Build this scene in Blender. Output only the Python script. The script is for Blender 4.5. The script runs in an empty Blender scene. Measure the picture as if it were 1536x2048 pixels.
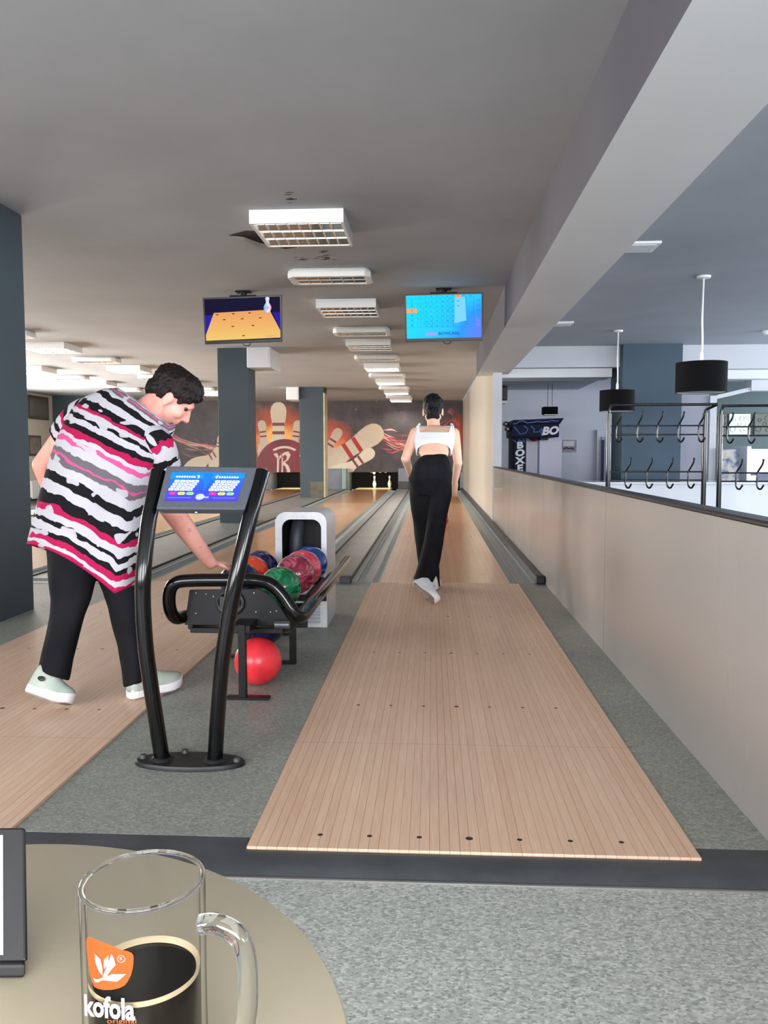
import bpy, bmesh, math, random
from mathutils import Vector as V, Matrix, noise
random.seed(7)
C = bpy.context.scene.collection
sc = bpy.context.scene
PI = math.pi
# ------------------------------------------------------------------ camera model (pixels of the 1536x2048 frame)
F_PX, YAW, PITCH, ROLL = 1650.0, 0.0581137, 0.0700716, -0.002
CAM = V((0, 0, 1.05))
cF = V((-math.sin(YAW)*math.cos(PITCH), math.cos(YAW)*math.cos(PITCH), -math.sin(PITCH)))
_R = V((math.cos(YAW), math.sin(YAW), 0)); _U = _R.cross(cF)
cR = _R*math.cos(ROLL) + _U*math.sin(ROLL); cU = _U*math.cos(ROLL) - _R*math.sin(ROLL)
def ray(px, py): return cF + cR*((px-768)/F_PX) + cU*((1024-py)/F_PX)
def W(px, py, y): d = ray(px, py); return CAM + d*(y/d.y)                 # surveyed point on the plane at distance y
def G(px, py, z=0.0): d = ray(px, py); return CAM + d*((z-CAM.z)/d.z)     # surveyed point on the plane at height z
# ------------------------------------------------------------------ materials
def lin(c):
    if isinstance(c, str): c = [int(c[i:i+2], 16) for i in (0, 2, 4)]
    o = []
    for v in c[:3]:
        v /= 255.0
        o.append(v/12.92 if v <= .04045 else ((v+.055)/1.055)**2.4)
    return (*o, 1.0)
def mat(name, col, rough=.5, metal=0., spec=.5, emit=None, es=1., trans=0., ior=1.45, coat=0., coatr=.05, bump=0., bscale=200.):
    m = bpy.data.materials.new(name); m.use_nodes = True
    nt = m.node_tree; b = nt.nodes['Principled BSDF']
    b.inputs['Base Color'].default_value = lin(col)
    b.inputs['Roughness'].default_value = rough; b.inputs['Metallic'].default_value = metal
    b.inputs['Specular IOR Level'].default_value = spec; b.inputs['IOR'].default_value = ior
    b.inputs['Transmission Weight'].default_value = trans
    b.inputs['Coat Weight'].default_value = coat; b.inputs['Coat Roughness'].default_value = coatr
    if emit:
        b.inputs['Emission Color'].default_value = lin(emit); b.inputs['Emission Strength'].default_value = es
    if bump:
        tc = nt.nodes.new('ShaderNodeTexCoord'); n = nt.nodes.new('ShaderNodeTexNoise'); n.inputs['Scale'].default_value = bscale
        bp = nt.nodes.new('ShaderNodeBump'); bp.inputs['Strength'].default_value = bump; bp.inputs['Distance'].default_value = .002
        nt.links.new(tc.outputs['Object'], n.inputs['Vector']); nt.links.new(n.outputs['Fac'], bp.inputs['Height'])
        nt.links.new(bp.outputs['Normal'], b.inputs['Normal'])
    return m
class NT:
    """small node helper around one material"""
    def __init__(s, m): s.m = m; s.t = m.node_tree; s.b = s.t.nodes['Principled BSDF']
    def n(s, ty, **kw):
        x = s.t.nodes.new('ShaderNode'+ty)
        for k, v in kw.items():
            if k[0] == '_': setattr(x, k[1:], v)
            else: s.set(x.inputs[k.replace('__', ' ')], v)
        return x
    def set(s, sock, v):
        if isinstance(v, bpy.types.NodeSocket): s.t.links.new(v, sock)
        else: sock.default_value = v
    def math(s, op, a, b=0.0, c=None):
        x = s.t.nodes.new('ShaderNodeMath'); x.operation = op
        s.set(x.inputs[0], a); s.set(x.inputs[1], b)
        if c is not None: s.set(x.inputs[2], c)
        return x.outputs[0]
    def coord(s, kind='Object', scale=None):
        o = s.n('TexCoord').outputs[kind]
        if scale:
            mp = s.n('Mapping'); s.set(mp.inputs['Vector'], o); mp.inputs['Scale'].default_value = scale; o = mp.outputs[0]
        return o
    def noise(s, vec, scale=5., detail=3., rough=.5):
        x = s.n('TexNoise'); s.set(x.inputs['Vector'], vec); x.inputs['Scale'].default_value = scale
        x.inputs['Detail'].default_value = detail; x.inputs['Roughness'].default_value = rough
        return x.outputs['Fac']
    def ramp(s, fac, stops, interp='LINEAR'):
        r = s.n('ValToRGB'); cr = r.color_ramp; cr.interpolation = interp
        while len(cr.elements) < len(stops): cr.elements.new(.5)
        for e, (p, c) in zip(cr.elements, stops): e.position = p; e.color = lin(c)
        s.set(r.inputs['Fac'], fac); return r.outputs['Color']
    def mix(s, fac, a, b, blend='MIX'):
        x = s.n('Mix', _data_type='RGBA', _blend_type=blend)
        s.set(x.inputs[0], fac)
        for i, v in ((6, a), (7, b)): s.set(x.inputs[i], lin(v) if isinstance(v, (str, tuple)) and not (isinstance(v, tuple) and len(v) == 4) else v)
        return x.outputs[2]
    def color(s, c): s.set(s.b.inputs['Base Color'], c)
    def bump(s, h, strength=.2, dist=.002):
        b = s.n('Bump'); b.inputs['Strength'].default_value = strength; b.inputs['Distance'].default_value = dist
        s.set(b.inputs['Height'], h); s.set(s.b.inputs['Normal'], b.outputs[0])
def mottled(name, c1, c2, scale=3., rough=.6, fine=60., **kw):
    m = mat(name, c1, rough, **kw); t = NT(m); co = t.coord()
    f = t.math('ADD', t.math('MULTIPLY', t.noise(co, scale, 4.), .75), t.math('MULTIPLY', t.noise(co, fine, 2.), .25))
    t.color(t.ramp(f, [(.3, c1), (.7, c2)])); return m
def marble(name, c1, c2, c3, rough=.12):
    m = mat(name, c1, rough, spec=.5, coat=.6, coatr=.04); t = NT(m); co = t.coord()
    w = t.n('TexNoise'); t.set(w.inputs['Vector'], co); w.inputs['Scale'].default_value = 9.; w.inputs['Detail'].default_value = 3.; w.inputs['Distortion'].default_value = 2.2
    t.color(t.ramp(w.outputs['Fac'], [(.3, c1), (.5, c2), (.58, c3), (.64, c2), (.8, c1)])); return m
# ------------------------------------------------------------------ mesh builder
ORG = {}
class MB:
    def __init__(s): s.v = []; s.f = []; s.m = []; s.cur = 0
    def add(s, vs, fs):
        b = len(s.v); s.v += [V(p) for p in vs]
        for f in fs: s.f.append([b+i for i in f]); s.m.append(s.cur)
        return s
    def box(s, x0, x1, y0, y1, z0, z1):
        return s.add([(x0,y0,z0),(x1,y0,z0),(x1,y1,z0),(x0,y1,z0),(x0,y0,z1),(x1,y0,z1),(x1,y1,z1),(x0,y1,z1)],
                     [(0,3,2,1),(4,5,6,7),(0,1,5,4),(1,2,6,5),(2,3,7,6),(3,0,4,7)])
    def hexa(s, a, b): # two quads of four corners, a below / b above in the same order
        return s.add(list(a)+list(b), [(3,2,1,0),(4,5,6,7),(0,1,5,4),(1,2,6,5),(2,3,7,6),(3,0,4,7)])
    def loft(s, rings, cap=True, closed=False):
        n = len(rings[0]); vs = [p for r in rings for p in r]; fs = []
        k = len(rings)
        for i in range(k if closed else k-1):
            j = (i+1) % k
            for a in range(n):
                b = (a+1) % n; fs.append((i*n+a, i*n+b, j*n+b, j*n+a))
        if cap and not closed:
            fs.append(tuple(range(n))[::-1]); fs.append(tuple((k-1)*n+i for i in range(n)))
        return s.add(vs, fs)
    def tube(s, pts, r, n=12, cap=True, closed=False, sub=0):
        pts = [V(p) for p in pts]
        if sub: pts = spline(pts, sub, closed)
        m = len(pts); rs = r if isinstance(r, (list, tuple)) else [r]*m
        if len(rs) != m: rs = [rs[0] + (rs[-1]-rs[0])*i/(m-1) for i in range(m)]
        rings = []; up = None
        for i, p in enumerate(pts):
            a = pts[i-1] if (i or closed) else p; b = pts[(i+1) % m] if (i < m-1 or closed) else p
            t = (b-a).normalized()
            if up is None:
                up = V((0,0,1)) if abs(t.z) < .9 else V((1,0,0))
            e1 = (up - t*up.dot(t)).normalized(); e2 = t.cross(e1); up = e1
            rings.append([p + (e1*math.cos(2*PI*k/n) + e2*math.sin(2*PI*k/n))*rs[i] for k in range(n)])
        return s.loft(rings, cap, closed)
    def lathe(s, prof, c=(0,0,0), n=24, cap=True):
        c = V(c); return s.loft([[c + V((r*math.cos(2*PI*k/n), r*math.sin(2*PI*k/n), z)) for k in range(n)] for r, z in prof], cap)
    def ell(s, c, r, R=None, n=20, m=12):
        c = V(c); r = (r,r,r) if isinstance(r, (int, float)) else r; vs = []; fs = []
        def tr(p): return c + (R @ p if R else p)
        vs.append(tr(V((0,0,r[2]))))
        for i in range(1, m):
            th = PI*i/m
            for k in range(n): vs.append(tr(V((r[0]*math.sin(th)*math.cos(2*PI*k/n), r[1]*math.sin(th)*math.sin(2*PI*k/n), r[2]*math.cos(th)))))
        vs.append(tr(V((0,0,-r[2]))))
        for k in range(n): fs.append((0, 1+k, 1+(k+1) % n))
        for i in range(m-2):
            for k in range(n):
                a = 1+i*n+k; b = 1+i*n+(k+1) % n; fs.append((a, a+n, b+n, b))
        L = len(vs)-1
        for k in range(n): fs.append((L, 1+(m-2)*n+(k+1) % n, 1+(m-2)*n+k))
        return s.add(vs, fs)
    def caps(s, p0, r0, p1, r1, n=14):
        p0, p1 = V(p0), V(p1); t = p1-p0
        if t.length < 1e-6: return s.ell(p0, r0)
        t.normalize(); up = V((0,0,1)) if abs(t.z) < .9 else V((1,0,0))
        e1 = (up-t*up.dot(t)).normalized(); e2 = t.cross(e1); rings = []
        for a in (-88, -60, -30, 0): rings.append((p0 + t*(r0*math.sin(math.radians(a))), r0*math.cos(math.radians(a))))
        for a in (0, 30, 60, 88): rings.append((p1 + t*(r1*math.sin(math.radians(a))), r1*math.cos(math.radians(a))))
        return s.loft([[c + (e1*math.cos(2*PI*k/n)+e2*math.sin(2*PI*k/n))*r for k in range(n)] for c, r in rings])
    def prism(s, poly, fn, d0, d1): # poly of 2d points, fn(u, v, d) -> 3d
        n = len(poly)
        return s.add([fn(u, v, d0) for u, v in poly]+[fn(u, v, d1) for u, v in poly],
                     [tuple(range(n)), tuple(range(2*n-1, n-1, -1))]+[(i, i+n, (i+1) % n+n, (i+1) % n) for i in range(n)])
    def ring_prism(s, outer, inner, fn, d0, d1):
        n = len(outer)
        vs = [fn(*p, d0) for p in outer]+[fn(*p, d0) for p in inner]+[fn(*p, d1) for p in outer]+[fn(*p, d1) for p in inner]; fs = []
        for i in range(n):
            j = (i+1) % n
            fs += [(i, j, n+j, n+i), (2*n+i, 3*n+i, 3*n+j, 2*n+j), (i, 2*n+i, 2*n+j, j), (n+i, n+j, 3*n+j, 3*n+i)]
        return s.add(vs, fs)
    def build(s, name, mats, parent=None, smooth=35, bevel=0., seg=2, origin=None, fixn=True):
        org = V(origin) if origin is not None else (ORG[parent.name] if parent else V((0,0,0)))
        me = bpy.data.meshes.new(name)
        me.from_pydata([tuple(p-org) for p in s.v], [], s.f)
        if fixn:
            bm = bmesh.new(); bm.from_mesh(me); bmesh.ops.recalc_face_normals(bm, faces=bm.faces); bm.to_mesh(me); bm.free()
        for x in (mats if isinstance(mats, (list, tuple)) else [mats]): me.materials.append(x)
        me.polygons.foreach_set('material_index', s.m)
        if smooth:
            me.polygons.foreach_set('use_smooth', [True]*len(me.polygons)); me.set_sharp_from_angle(angle=math.radians(smooth))
        o = bpy.data.objects.new(name, me); C.objects.link(o)
        if parent: o.parent = parent
        else: o.location = org
        ORG[o.name] = org
        if bevel:
            b = o.modifiers.new('Bevel', 'BEVEL'); b.width = bevel; b.segments = seg; b.limit_method = 'ANGLE'; b.angle_limit = math.radians(40)
        return o
def spline(pts, sub, closed=False):
    out = []; n = len(pts)
    for i in range(n if closed else n-1):
        if closed: p0, p1, p2, p3 = pts[i-1], pts[i], pts[(i+1) % n], pts[(i+2) % n]
        else: p0, p1, p2, p3 = pts[max(i-1,0)], pts[i], pts[i+1], pts[min(i+2,n-1)]
        for k in range(sub):
            t = k/sub
            out.append(.5*((2*p1)+(p2-p0)*t+(2*p0-5*p1+4*p2-p3)*t*t+(3*p1-p0-3*p2+p3)*t**3))
    if not closed: out.append(pts[-1])
    return out
def rrect(w, h, r, n=6, cx=0, cy=0):
    out = []
    for qx, qy, a0 in ((1,1,0),(-1,1,90),(-1,-1,180),(1,-1,270)):
        for k in range(n+1):
            a = math.radians(a0+90*k/n); out.append((cx+qx*(w/2-r)+r*math.cos(a), cy+qy*(h/2-r)+r*math.sin(a)))
    return out
def thing(name, label, cat, loc, group=None):
    o = bpy.data.objects.new(name, None); C.objects.link(o); o.location = loc; o.empty_display_size = .1
    ORG[o.name] = V(loc); tag(o, label, cat, group); return o
def tag(o, label, cat, group=None):
    o['label'] = label; o['category'] = cat
    if group: o['group'] = group
    return o
def struct(o): o['kind'] = 'structure'; return o
def dup(root, loc, label, group=None):
    r = root.copy(); C.objects.link(r); r.location = loc; r['label'] = label; ORG[r.name] = V(loc)
    if group: r['group'] = group
    for ch in list(root.children):
        c = ch.copy(); C.objects.link(c); c.parent = r
        for g in list(ch.children):
            d = g.copy(); C.objects.link(d); d.parent = c
    return r
def remesh(mb, name, mats, vox, parent=None, smooth_it=4, disp=None, paint=None):
    """fuse overlapping solids of mb into one continuous surface"""
    org = ORG[parent.name] if parent else V((0,0,0))
    me = bpy.data.meshes.new('tmp'); me.from_pydata([tuple(p) for p in mb.v], [], mb.f)
    bm = bmesh.new(); bm.from_mesh(me); bmesh.ops.recalc_face_normals(bm, faces=bm.faces); bm.to_mesh(me); bm.free()
    t = bpy.data.objects.new('tmp', me); C.objects.link(t)
    r = t.modifiers.new('r', 'REMESH'); r.mode = 'VOXEL'; r.voxel_size = vox
    dg = bpy.context.evaluated_depsgraph_get(); dg.update()
    m2 = bpy.data.meshes.new_from_object(t.evaluated_get(dg)); bpy.data.objects.remove(t); bpy.data.meshes.remove(me)
    bm = bmesh.new(); bm.from_mesh(m2)
    for _ in range(smooth_it): bmesh.ops.smooth_vert(bm, verts=bm.verts, factor=.5, use_axis_x=True, use_axis_y=True, use_axis_z=True)
    bm.normal_update()
    if disp:
        off = [(v, v.normal*disp(v.co)) for v in bm.verts]
        for v, d in off: v.co += d
    for v in bm.verts: v.co -= org
    for f in bm.faces: f.smooth = True
    bm.to_mesh(m2); bm.free(); m2.name = name; m2.materials.clear()
    for x in (mats if isinstance(mats, (list, tuple)) else [mats]): m2.materials.append(x)
    if paint:
        for p in m2.polygons: p.material_index = paint(p.center+org)
    o = bpy.data.objects.new(name, m2); C.objects.link(o)
    if parent: o.parent = parent
    ORG[o.name] = org
    return o
_tc = {}
def text(s, size=1., bold=0.):
    k = (s, bold)
    if k not in _tc:
        cu = bpy.data.curves.new('t', 'FONT'); cu.body = s; cu.offset = bold; cu.align_x = 'CENTER'; cu.align_y = 'CENTER'; cu.resolution_u = 3
        o = bpy.data.objects.new('t', cu); C.objects.link(o); dg = bpy.context.evaluated_depsgraph_get(); dg.update()
        me = bpy.data.meshes.new_from_object(o.evaluated_get(dg))
        _tc[k] = ([tuple(v.co) for v in me.vertices], [tuple(p.vertices) for p in me.polygons])
        bpy.data.objects.remove(o); bpy.data.curves.remove(cu); bpy.data.meshes.remove(me)
    vs, fs = _tc[k]; return [(x*size, y*size) for x, y, _ in vs], fs
def clip_poly(P, x0, x1, y0, y1):
    def cut(P, ins, itx):
        o = []
        for i in range(len(P)):
            a, b = P[i-1], P[i]
            if ins(b):
                if not ins(a): o.append(itx(a, b))
                o.append(b)
            elif ins(a): o.append(itx(a, b))
        return o
    def ix(c): return lambda a, b: (c, a[1]+(b[1]-a[1])*(c-a[0])/(b[0]-a[0]))
    def iy(c): return lambda a, b: (a[0]+(b[0]-a[0])*(c-a[1])/(b[1]-a[1]), c)
    for ins, it in ((lambda p: p[0] >= x0, ix(x0)), (lambda p: p[0] <= x1, ix(x1)), (lambda p: p[1] >= y0, iy(y0)), (lambda p: p[1] <= y1, iy(y1))):
        if P: P = cut(P, ins, it)
    return P
# ------------------------------------------------------------------ setting materials
CEIL = 2.64
def vinyl(name, stops, dirt, rough):
    m = mat(name, (130,130,125), rough); t = NT(m); co = t.coord('Object')
    vo = t.n('TexVoronoi'); t.set(vo.inputs['Vector'], t.coord('Object', (1., 1.5, 1.))); vo.inputs['Scale'].default_value = 135.
    sp = t.n('SeparateColor'); t.set(sp.inputs[0], vo.outputs['Color'])
    a = t.ramp(sp.outputs[0], stops)
    d = t.noise(co, 1.3, 5., .6)
    t.color(t.mix(t.math('MULTIPLY', d, dirt), a, (60,58,52)))
    t.set(t.b.inputs['Roughness'], t.math('MULTIPLY_ADD', d, .25, rough-.1)); return m
M_floor = vinyl('speckled_vinyl', [(0,(134,140,137)),(.25,(162,167,162)),(.7,(182,185,178)),(1,(206,208,200))], .22, .42)
M_plat = vinyl('dirty_speckled_vinyl', [(0,(128,133,126)),(.4,(150,154,146)),(.75,(165,168,158)),(1,(182,183,172))], .5, .45)
M_dark_floor = mottled('dark_vinyl', (70,78,86), (86,94,102), 2., .35)
def boards(name, base, dark, rough, coat, orange=None, spots=()):
    m = mat(name, base, rough, coat=coat, coatr=.11); t = NT(m)
    sx = t.n('SeparateXYZ'); t.set(sx.inputs[0], t.coord('Object'))
    bx = t.math('MULTIPLY', sx.outputs[0], 1/.0272)
    idx = t.math('FLOOR', bx); fr = t.math('FRACT', bx)
    wn = t.n('TexWhiteNoise', _noise_dimensions='1D'); t.set(wn.inputs['W'], idx)
    seam = t.math('LESS_THAN', t.math('ABSOLUTE', t.math('SUBTRACT', fr, .5)), t.math('MULTIPLY_ADD', wn.outputs[0], .022, .462))
    gr = t.noise(t.coord('Object', (60., 2.2, 1.)), 3., 5., .62)
    streak = t.noise(t.coord('Object', (2.2, .55, 1.)), 1.6, 3.)
    f = t.math('ADD', t.math('MULTIPLY', gr, .3 if orange else .55), t.math('ADD', t.math('MULTIPLY', wn.outputs[0], .10), t.math('MULTIPLY', streak, .36)))
    c = t.ramp(f, [(.2 if orange else .3, dark), (.46 if orange else .62, base), (.85, tuple(min(255, v+12) for v in base))])
    if orange:
        w = t.math('SMOOTH_MIN', 1., t.math('MAXIMUM', 0., t.math('MULTIPLY', t.math('SUBTRACT', sx.outputs[1], 17.3), 1.5)), .1)
        c = t.mix(t.math('MULTIPLY', w, .75), c, orange)
    c = t.mix(seam, tuple(int(v*.8) for v in dark), c)
    lx, ly = sx.outputs[0], sx.outputs[1]
    if not orange: c = t.mix(t.math('MULTIPLY', t.math('LESS_THAN', t.math('ABSOLUTE', t.math('SUBTRACT', ly, 2.93)), .0022), .35), c, (120,92,76))
    def near(px, py, r, e=1.):
        dx = t.math('DIVIDE', t.math('SUBTRACT', lx, px), e); dy = t.math('SUBTRACT', ly, py)
        return t.math('LESS_THAN', t.math('ADD', t.math('MULTIPLY', dx, dx), t.math('MULTIPLY', dy, dy)), r*r)
    hit = None
    for sp in spots:
        if len(sp) == 1: # a row of seven marker dots across the approach
            kx = t.math('SUBTRACT', lx, t.math('MULTIPLY', t.math('ROUND', t.math('DIVIDE', lx, .1368)), .1368)); dy = t.math('SUBTRACT', ly, sp[0])
            rr = t.math('MULTIPLY_ADD', t.math('LESS_THAN', t.math('ABSOLUTE', lx), .05), .003, .0074)
            h = t.math('LESS_THAN', t.math('SQRT', t.math('ADD', t.math('MULTIPLY', kx, kx), t.math('MULTIPLY', dy, dy))), rr)
            h = t.math('MULTIPLY', h, t.math('LESS_THAN', t.math('ABSOLUTE', lx), .45))
        else: h = near(*sp)
        hit = h if hit is None else t.math('MAXIMUM', hit, h)
    if hit is not None: c = t.mix(hit, c, (44,36,32) if len(spots[0]) == 1 else (112,80,58))
    t.color(c)
    t.set(t.b.inputs['Roughness'], t.math('MULTIPLY_ADD', streak, .1, rough-.03)); return m
M_appr = boards('approach_laminate', (224,192,165), (202,163,136), .44, .12, None, [(2.2,),(3.385,),(4.31,),(5.3,),(6.24,)])
M_appr2 = boards('left_approach_laminate', (224,192,165), (202,163,136), .44, .12, None, [(2.2,),(3.265,),(4.31,),(5.3,),(6.24,)])
M_lane = boards('lane_laminate', (226,182,138), (196,146,104), .33, .6, (172,108,56), [(k*.131, 11.32-abs(k)*.28, .06, .16) for k in range(-3, 4)]+[(k*.1, 8.8, .01) for k in (-4,-3,-2,2,3,4)])
def plaster(name, c, var=8, rough=.8, bump=.12):
    m = mat(name, c, rough, spec=.25); t = NT(m); co = t.coord()
    t.color(t.ramp(t.noise(co, .9, 5., .6), [(.3, tuple(v-var for v in c)), (.7, tuple(v+var for v in c))]))
    t.bump(t.noise(co, 160., 3.), bump, .002); return m
M_ceil = plaster('grey_ceiling_paint', (169,172,176), 6)
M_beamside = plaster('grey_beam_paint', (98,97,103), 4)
M_ceil_r = plaster('blue_grey_ceiling_paint', (166,171,179), 7, .6)
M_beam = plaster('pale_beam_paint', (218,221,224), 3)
M_white = plaster('white_wall_paint', (198,201,208), 3)
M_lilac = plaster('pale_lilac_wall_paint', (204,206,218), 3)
M_teal = plaster('pale_teal_wall_paint', (98,112,114), 3)
M_col = plaster('slate_paint', (66,77,84), 4, .6)
M_cream = plaster('cream_wall_paint', (214,206,190), 4, .45)
M_black = mat('matte_black', (16,16,17), .6)
M_rubber = mottled('black_rubber', (54,57,60), (72,75,79), 6., .38, 40.)
M_part = mat('glossy_beige_laminate', (196,186,178), .22, spec=.5, coat=.3, coatr=.12)
t = NT(M_part); sx = t.n('SeparateXYZ'); t.set(sx.inputs[0], t.coord('Object'))
fr = t.math('FRACT', t.math('DIVIDE', t.math('SUBTRACT', sx.outputs[1], 4.42-24.5), 2.45))
t.color(t.mix(t.math('LESS_THAN', t.math('ABSOLUTE', t.math('SUBTRACT', fr, .5)), .4985), (106,96,88), (168,162,158)))
t.set(t.b.inputs['Roughness'], t.math('MULTIPLY_ADD', t.noise(t.coord('Object', (1., .8, .25)), 1.6, 3.), .2, .14))
M_greydiv = mottled('grey_divider_vinyl', (112,114,114), (132,134,133), 2.5, .4)
M_darkrail = mottled('charcoal_plastic', (46,48,50), (66,68,70), 4., .45)
def gutter_mat():
    m = mat('gutter_plastic_painted_sheen', (140,150,155), .42, .0, spec=.25); t = NT(m)
    sx = t.n('SeparateXYZ'); t.set(sx.inputs[0], t.coord('Object'))
    ab = t.math('ABSOLUTE', sx.outputs[0])
    nz = t.n('TexNoise', _noise_dimensions='1D'); t.set(nz.inputs['W'], t.math('MULTIPLY', ab, 90.)); nz.inputs['Scale'].default_value = 1.; nz.inputs['Detail'].default_value = 2.
    t.color(t.ramp(nz.outputs['Fac'], [(.28,(84,92,128)),(.36,(150,176,196)),(.43,(92,150,128)),(.49,(206,214,200)),(.54,(150,112,166)),(.60,(96,140,150)),(.66,(196,196,150)),(.72,(120,160,140))])); return m  # stripes paint coloured reflections along the trough into the base colour
M_gutter = gutter_mat()
M_pale_plastic = mat('pale_blue_plastic', (190,206,210), .35)
# ------------------------------------------------------------------ room shell
LX, RX, BY, FY = -10.3, 8.6, -3.0, 26.4
def slab(name, mm, *b, parent=None, bevel=0., kind=True):
    o = MB().box(*b).build(name, mm, parent, 0, bevel)
    if kind and not parent: struct(o)
    return o
slab('floor', M_floor, LX, RX, BY, 2.02, -.13, -.03)
slab('floor_2', M_dark_floor, .99, RX, 2.02, 17, -.13, -.03)
slab('floor_3', M_plat, LX, .918, 2.19, 6.56, -.13, -.007)
slab('floor_4', M_black, LX, .918, 6.56, FY, -.2, -.125)
slab('ceiling', M_ceil, LX, .9, BY, FY, CEIL, CEIL+.15)
slab('ceiling_2', M_ceil_r, .9, RX, BY, 17, CEIL, CEIL+.15)
b = MB(); b.prism([(2.19,-.0075),(2.115,-.0075),(2.07,-.010),(2.04,-.017),(2.02,-.0305),(2.19,-.12)], lambda u, v, d: V((d, u, v)), LX, .918)
struct(b.build('trim_1', M_rubber, None, 50))
slab('trim_2', mat('steel_edge', (170,170,165), .35, .8), LX, .918, 2.008, 2.016, -.031, -.026)
# step of dark vinyl in front of the ball gutters
for i, (x0, x1) in enumerate(((-1.0,-.665),(-3.43,-2.55))):
    struct(MB().box(x0-.17, x1+.17, 6.56, 6.735, -.12, -.004).build('trim_%d' % (3+i), M_greydiv, None, 0))
struct(MB().box(.705, .918, 6.56, 6.735, -.12, -.004).build('trim_5', M_greydiv, None, 0))
# dividers between the gutters
def divider(n, x0, x1):
    o = MB().box(x0, x1, 6.735, 24.6, -.12, .012).build('trim_%d' % n, M_greydiv, None, 0); struct(o)
    e = MB()
    for x in (x0, x1): e.box(x-.008, x+.008, 6.735, 24.6, -.02, .022)
    e.build('edge_strip', M_black, o, 0)
    c = MB().box(x1-.085, x1+.012, 6.66, 6.76, -.01, .05).build('end_cap', M_darkrail, o, 0, .01)
divider(6, -1.005, -.672); divider(7, -3.42, -2.55); divider(8, -7.6, -6.85)
rc = MB()
prof = [(.846,-.11),(.846,.03),(.852,.045),(.866,.052),(.9,.052),(.917,.046),(.917,-.11)]
rc.prism(prof, lambda u, v, d: V((u, d, v)), 6.75, 24.6)
rail = struct(rc.build('trim_9', M_darkrail, None, 40))
MB().box(.842, .9175, 6.67, 6.78, -.005, .062).build('end_cap', M_black, rail, 0, .012)
# partition beside the right lane and full-height wall beyond it
pw = struct(MB().box(.918, .985, -.6, 12.45, -.03, .846).build('wall_partition', M_part, None, 0))
MB().box(.912, .992, -.6, 12.45, .846, .864).build('cap_rail', mat('black_cap', (22,23,26), .3), pw, 0, .006)
M_farwall = plaster('ivory_wall_paint', (196,190,178), 3, .3, .05)
struct(MB().box(.918, 1.03, 12.45, FY, -.13, CEIL).build('wall_right', M_farwall, None, 0))
struct(MB().box(.906, 1.036, 12.42, 12.45, .0, 2.25).build('trim_10', M_white, None, 0))
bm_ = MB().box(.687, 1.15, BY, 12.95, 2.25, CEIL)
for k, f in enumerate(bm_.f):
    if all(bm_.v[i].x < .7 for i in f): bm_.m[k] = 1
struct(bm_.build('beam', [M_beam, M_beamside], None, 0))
# left and back shell
wl = MB()
wl.box(LX-.2, LX, BY, FY, -.13, .7); wl.box(LX-.2, LX, BY, FY, 1.95, CEIL)
for y0, y1 in ((BY,9.5),(13.5,15.),(19.,FY)): wl.box(LX-.2, LX, y0, y1, .7, 1.95)
struct(wl.build('wall_left', M_cream, None, 0))
struct(MB().box(LX, .918, FY, FY+.15, -.2, CEIL).build('wall_far', M_black, None, 0))
struct(MB().box(LX, -9.25, 22.0, 22.15, -.13, CEIL).build('wall_left_return', M_col, None, 0))
wb = MB()
wb.box(LX, RX, BY-.2, BY, -.13, .85); wb.box(LX, RX, BY-.2, BY, 2.4, CEIL)
BW = [(-9.2,-6.2),(-5.0,-2.0),(-.9,2.1),(3.4,6.6)]
xs = [LX]+[v for p in BW for v in p]+[RX]
for i in range(0, len(xs), 2): wb.box(xs[i], xs[i+1], BY-.2, BY, .85, 2.4)
struct(wb.build('wall_back', M_white, None, 0))
wr = MB()
wr.box(RX, RX+.2, BY, 17, -.13, .7); wr.box(RX, RX+.2, BY, 17, 2.4, CEIL)
RW = [(-1.5,2.2),(3.2,7.2),(8.2,12.2),(12.9,15.5)]  # last opening is added, out of view, to brighten the back of this room
ys = [BY]+[v for p in RW for v in p]+[17]
for i in range(0, len(ys), 2): wr.box(RX, RX+.2, ys[i], ys[i+1], .7, 2.4)
struct(wr.build('wall_right_room', M_white, None, 0))
# window frames
M_frame = mat('white_window_frame', (235,236,238), .4)
def window(n, axis, fix, a0, a1, z0, z1):
    m = MB(); nb = 3
    def bx(p0, p1, q0, q1):
        if axis == 'x': m.box(p0, p1, fix-.04, fix+.04, q0, q1)
        else: m.box(fix-.04, fix+.04, p0, p1, q0, q1)
    for k in range(nb+1):
        c = a0+(a1-a0)*k/nb; bx(max(a0, c-.035), min(a1, c+.035), z0, z1)
    bx(a0, a1, z0, z0+.06); bx(a0, a1, z1-.06, z1)
    struct(m.build('window_%d' % n, M_frame, None, 0))
for i, (a0, a1) in enumerate(BW): window(1+i, 'x', BY-.1, a0, a1, .85, 2.4)
for i, (a0, a1) in enumerate(RW): window(5+i, 'y', RX+.1, a0, a1, .7, 2.4)
LW = [(9.5,13.5),(15.,19.)]
for i, (a0, a1) in enumerate(LW): window(9+i, 'y', LX-.1, a0, a1, .7, 1.95)
# ------------------------------------------------------------------ slate columns between the lane pairs
struct(MB().box(-3.23, -2.73, 4.95, 5.47, -.13, CEIL).build('column_1', M_col, None, 0, .008))
struct(MB().box(-3.225, -2.752, 12.36, 12.84, -.13, CEIL).build('column_2', M_col, None, 0, .008))
c3 = struct(MB().box(-3.145, -2.56, 19.58, 20.1, -.13, CEIL).build('column_3', M_col, None, 0, .008))
MB().box(-2.9, -2.555, 19.572, 20.0, -.1, .40).build('bare_patch', mottled('grubby_plaster', (78,76,68), (104,100,90), 8., .8), c3, 0)
MB().box(-2.575, -2.545, 19.57, 20.11, -.1, 2.5).build('corner_bead', mottled('worn_cream_edge', (170,160,130), (205,198,170), 6., .6), c3, 0)
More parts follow.
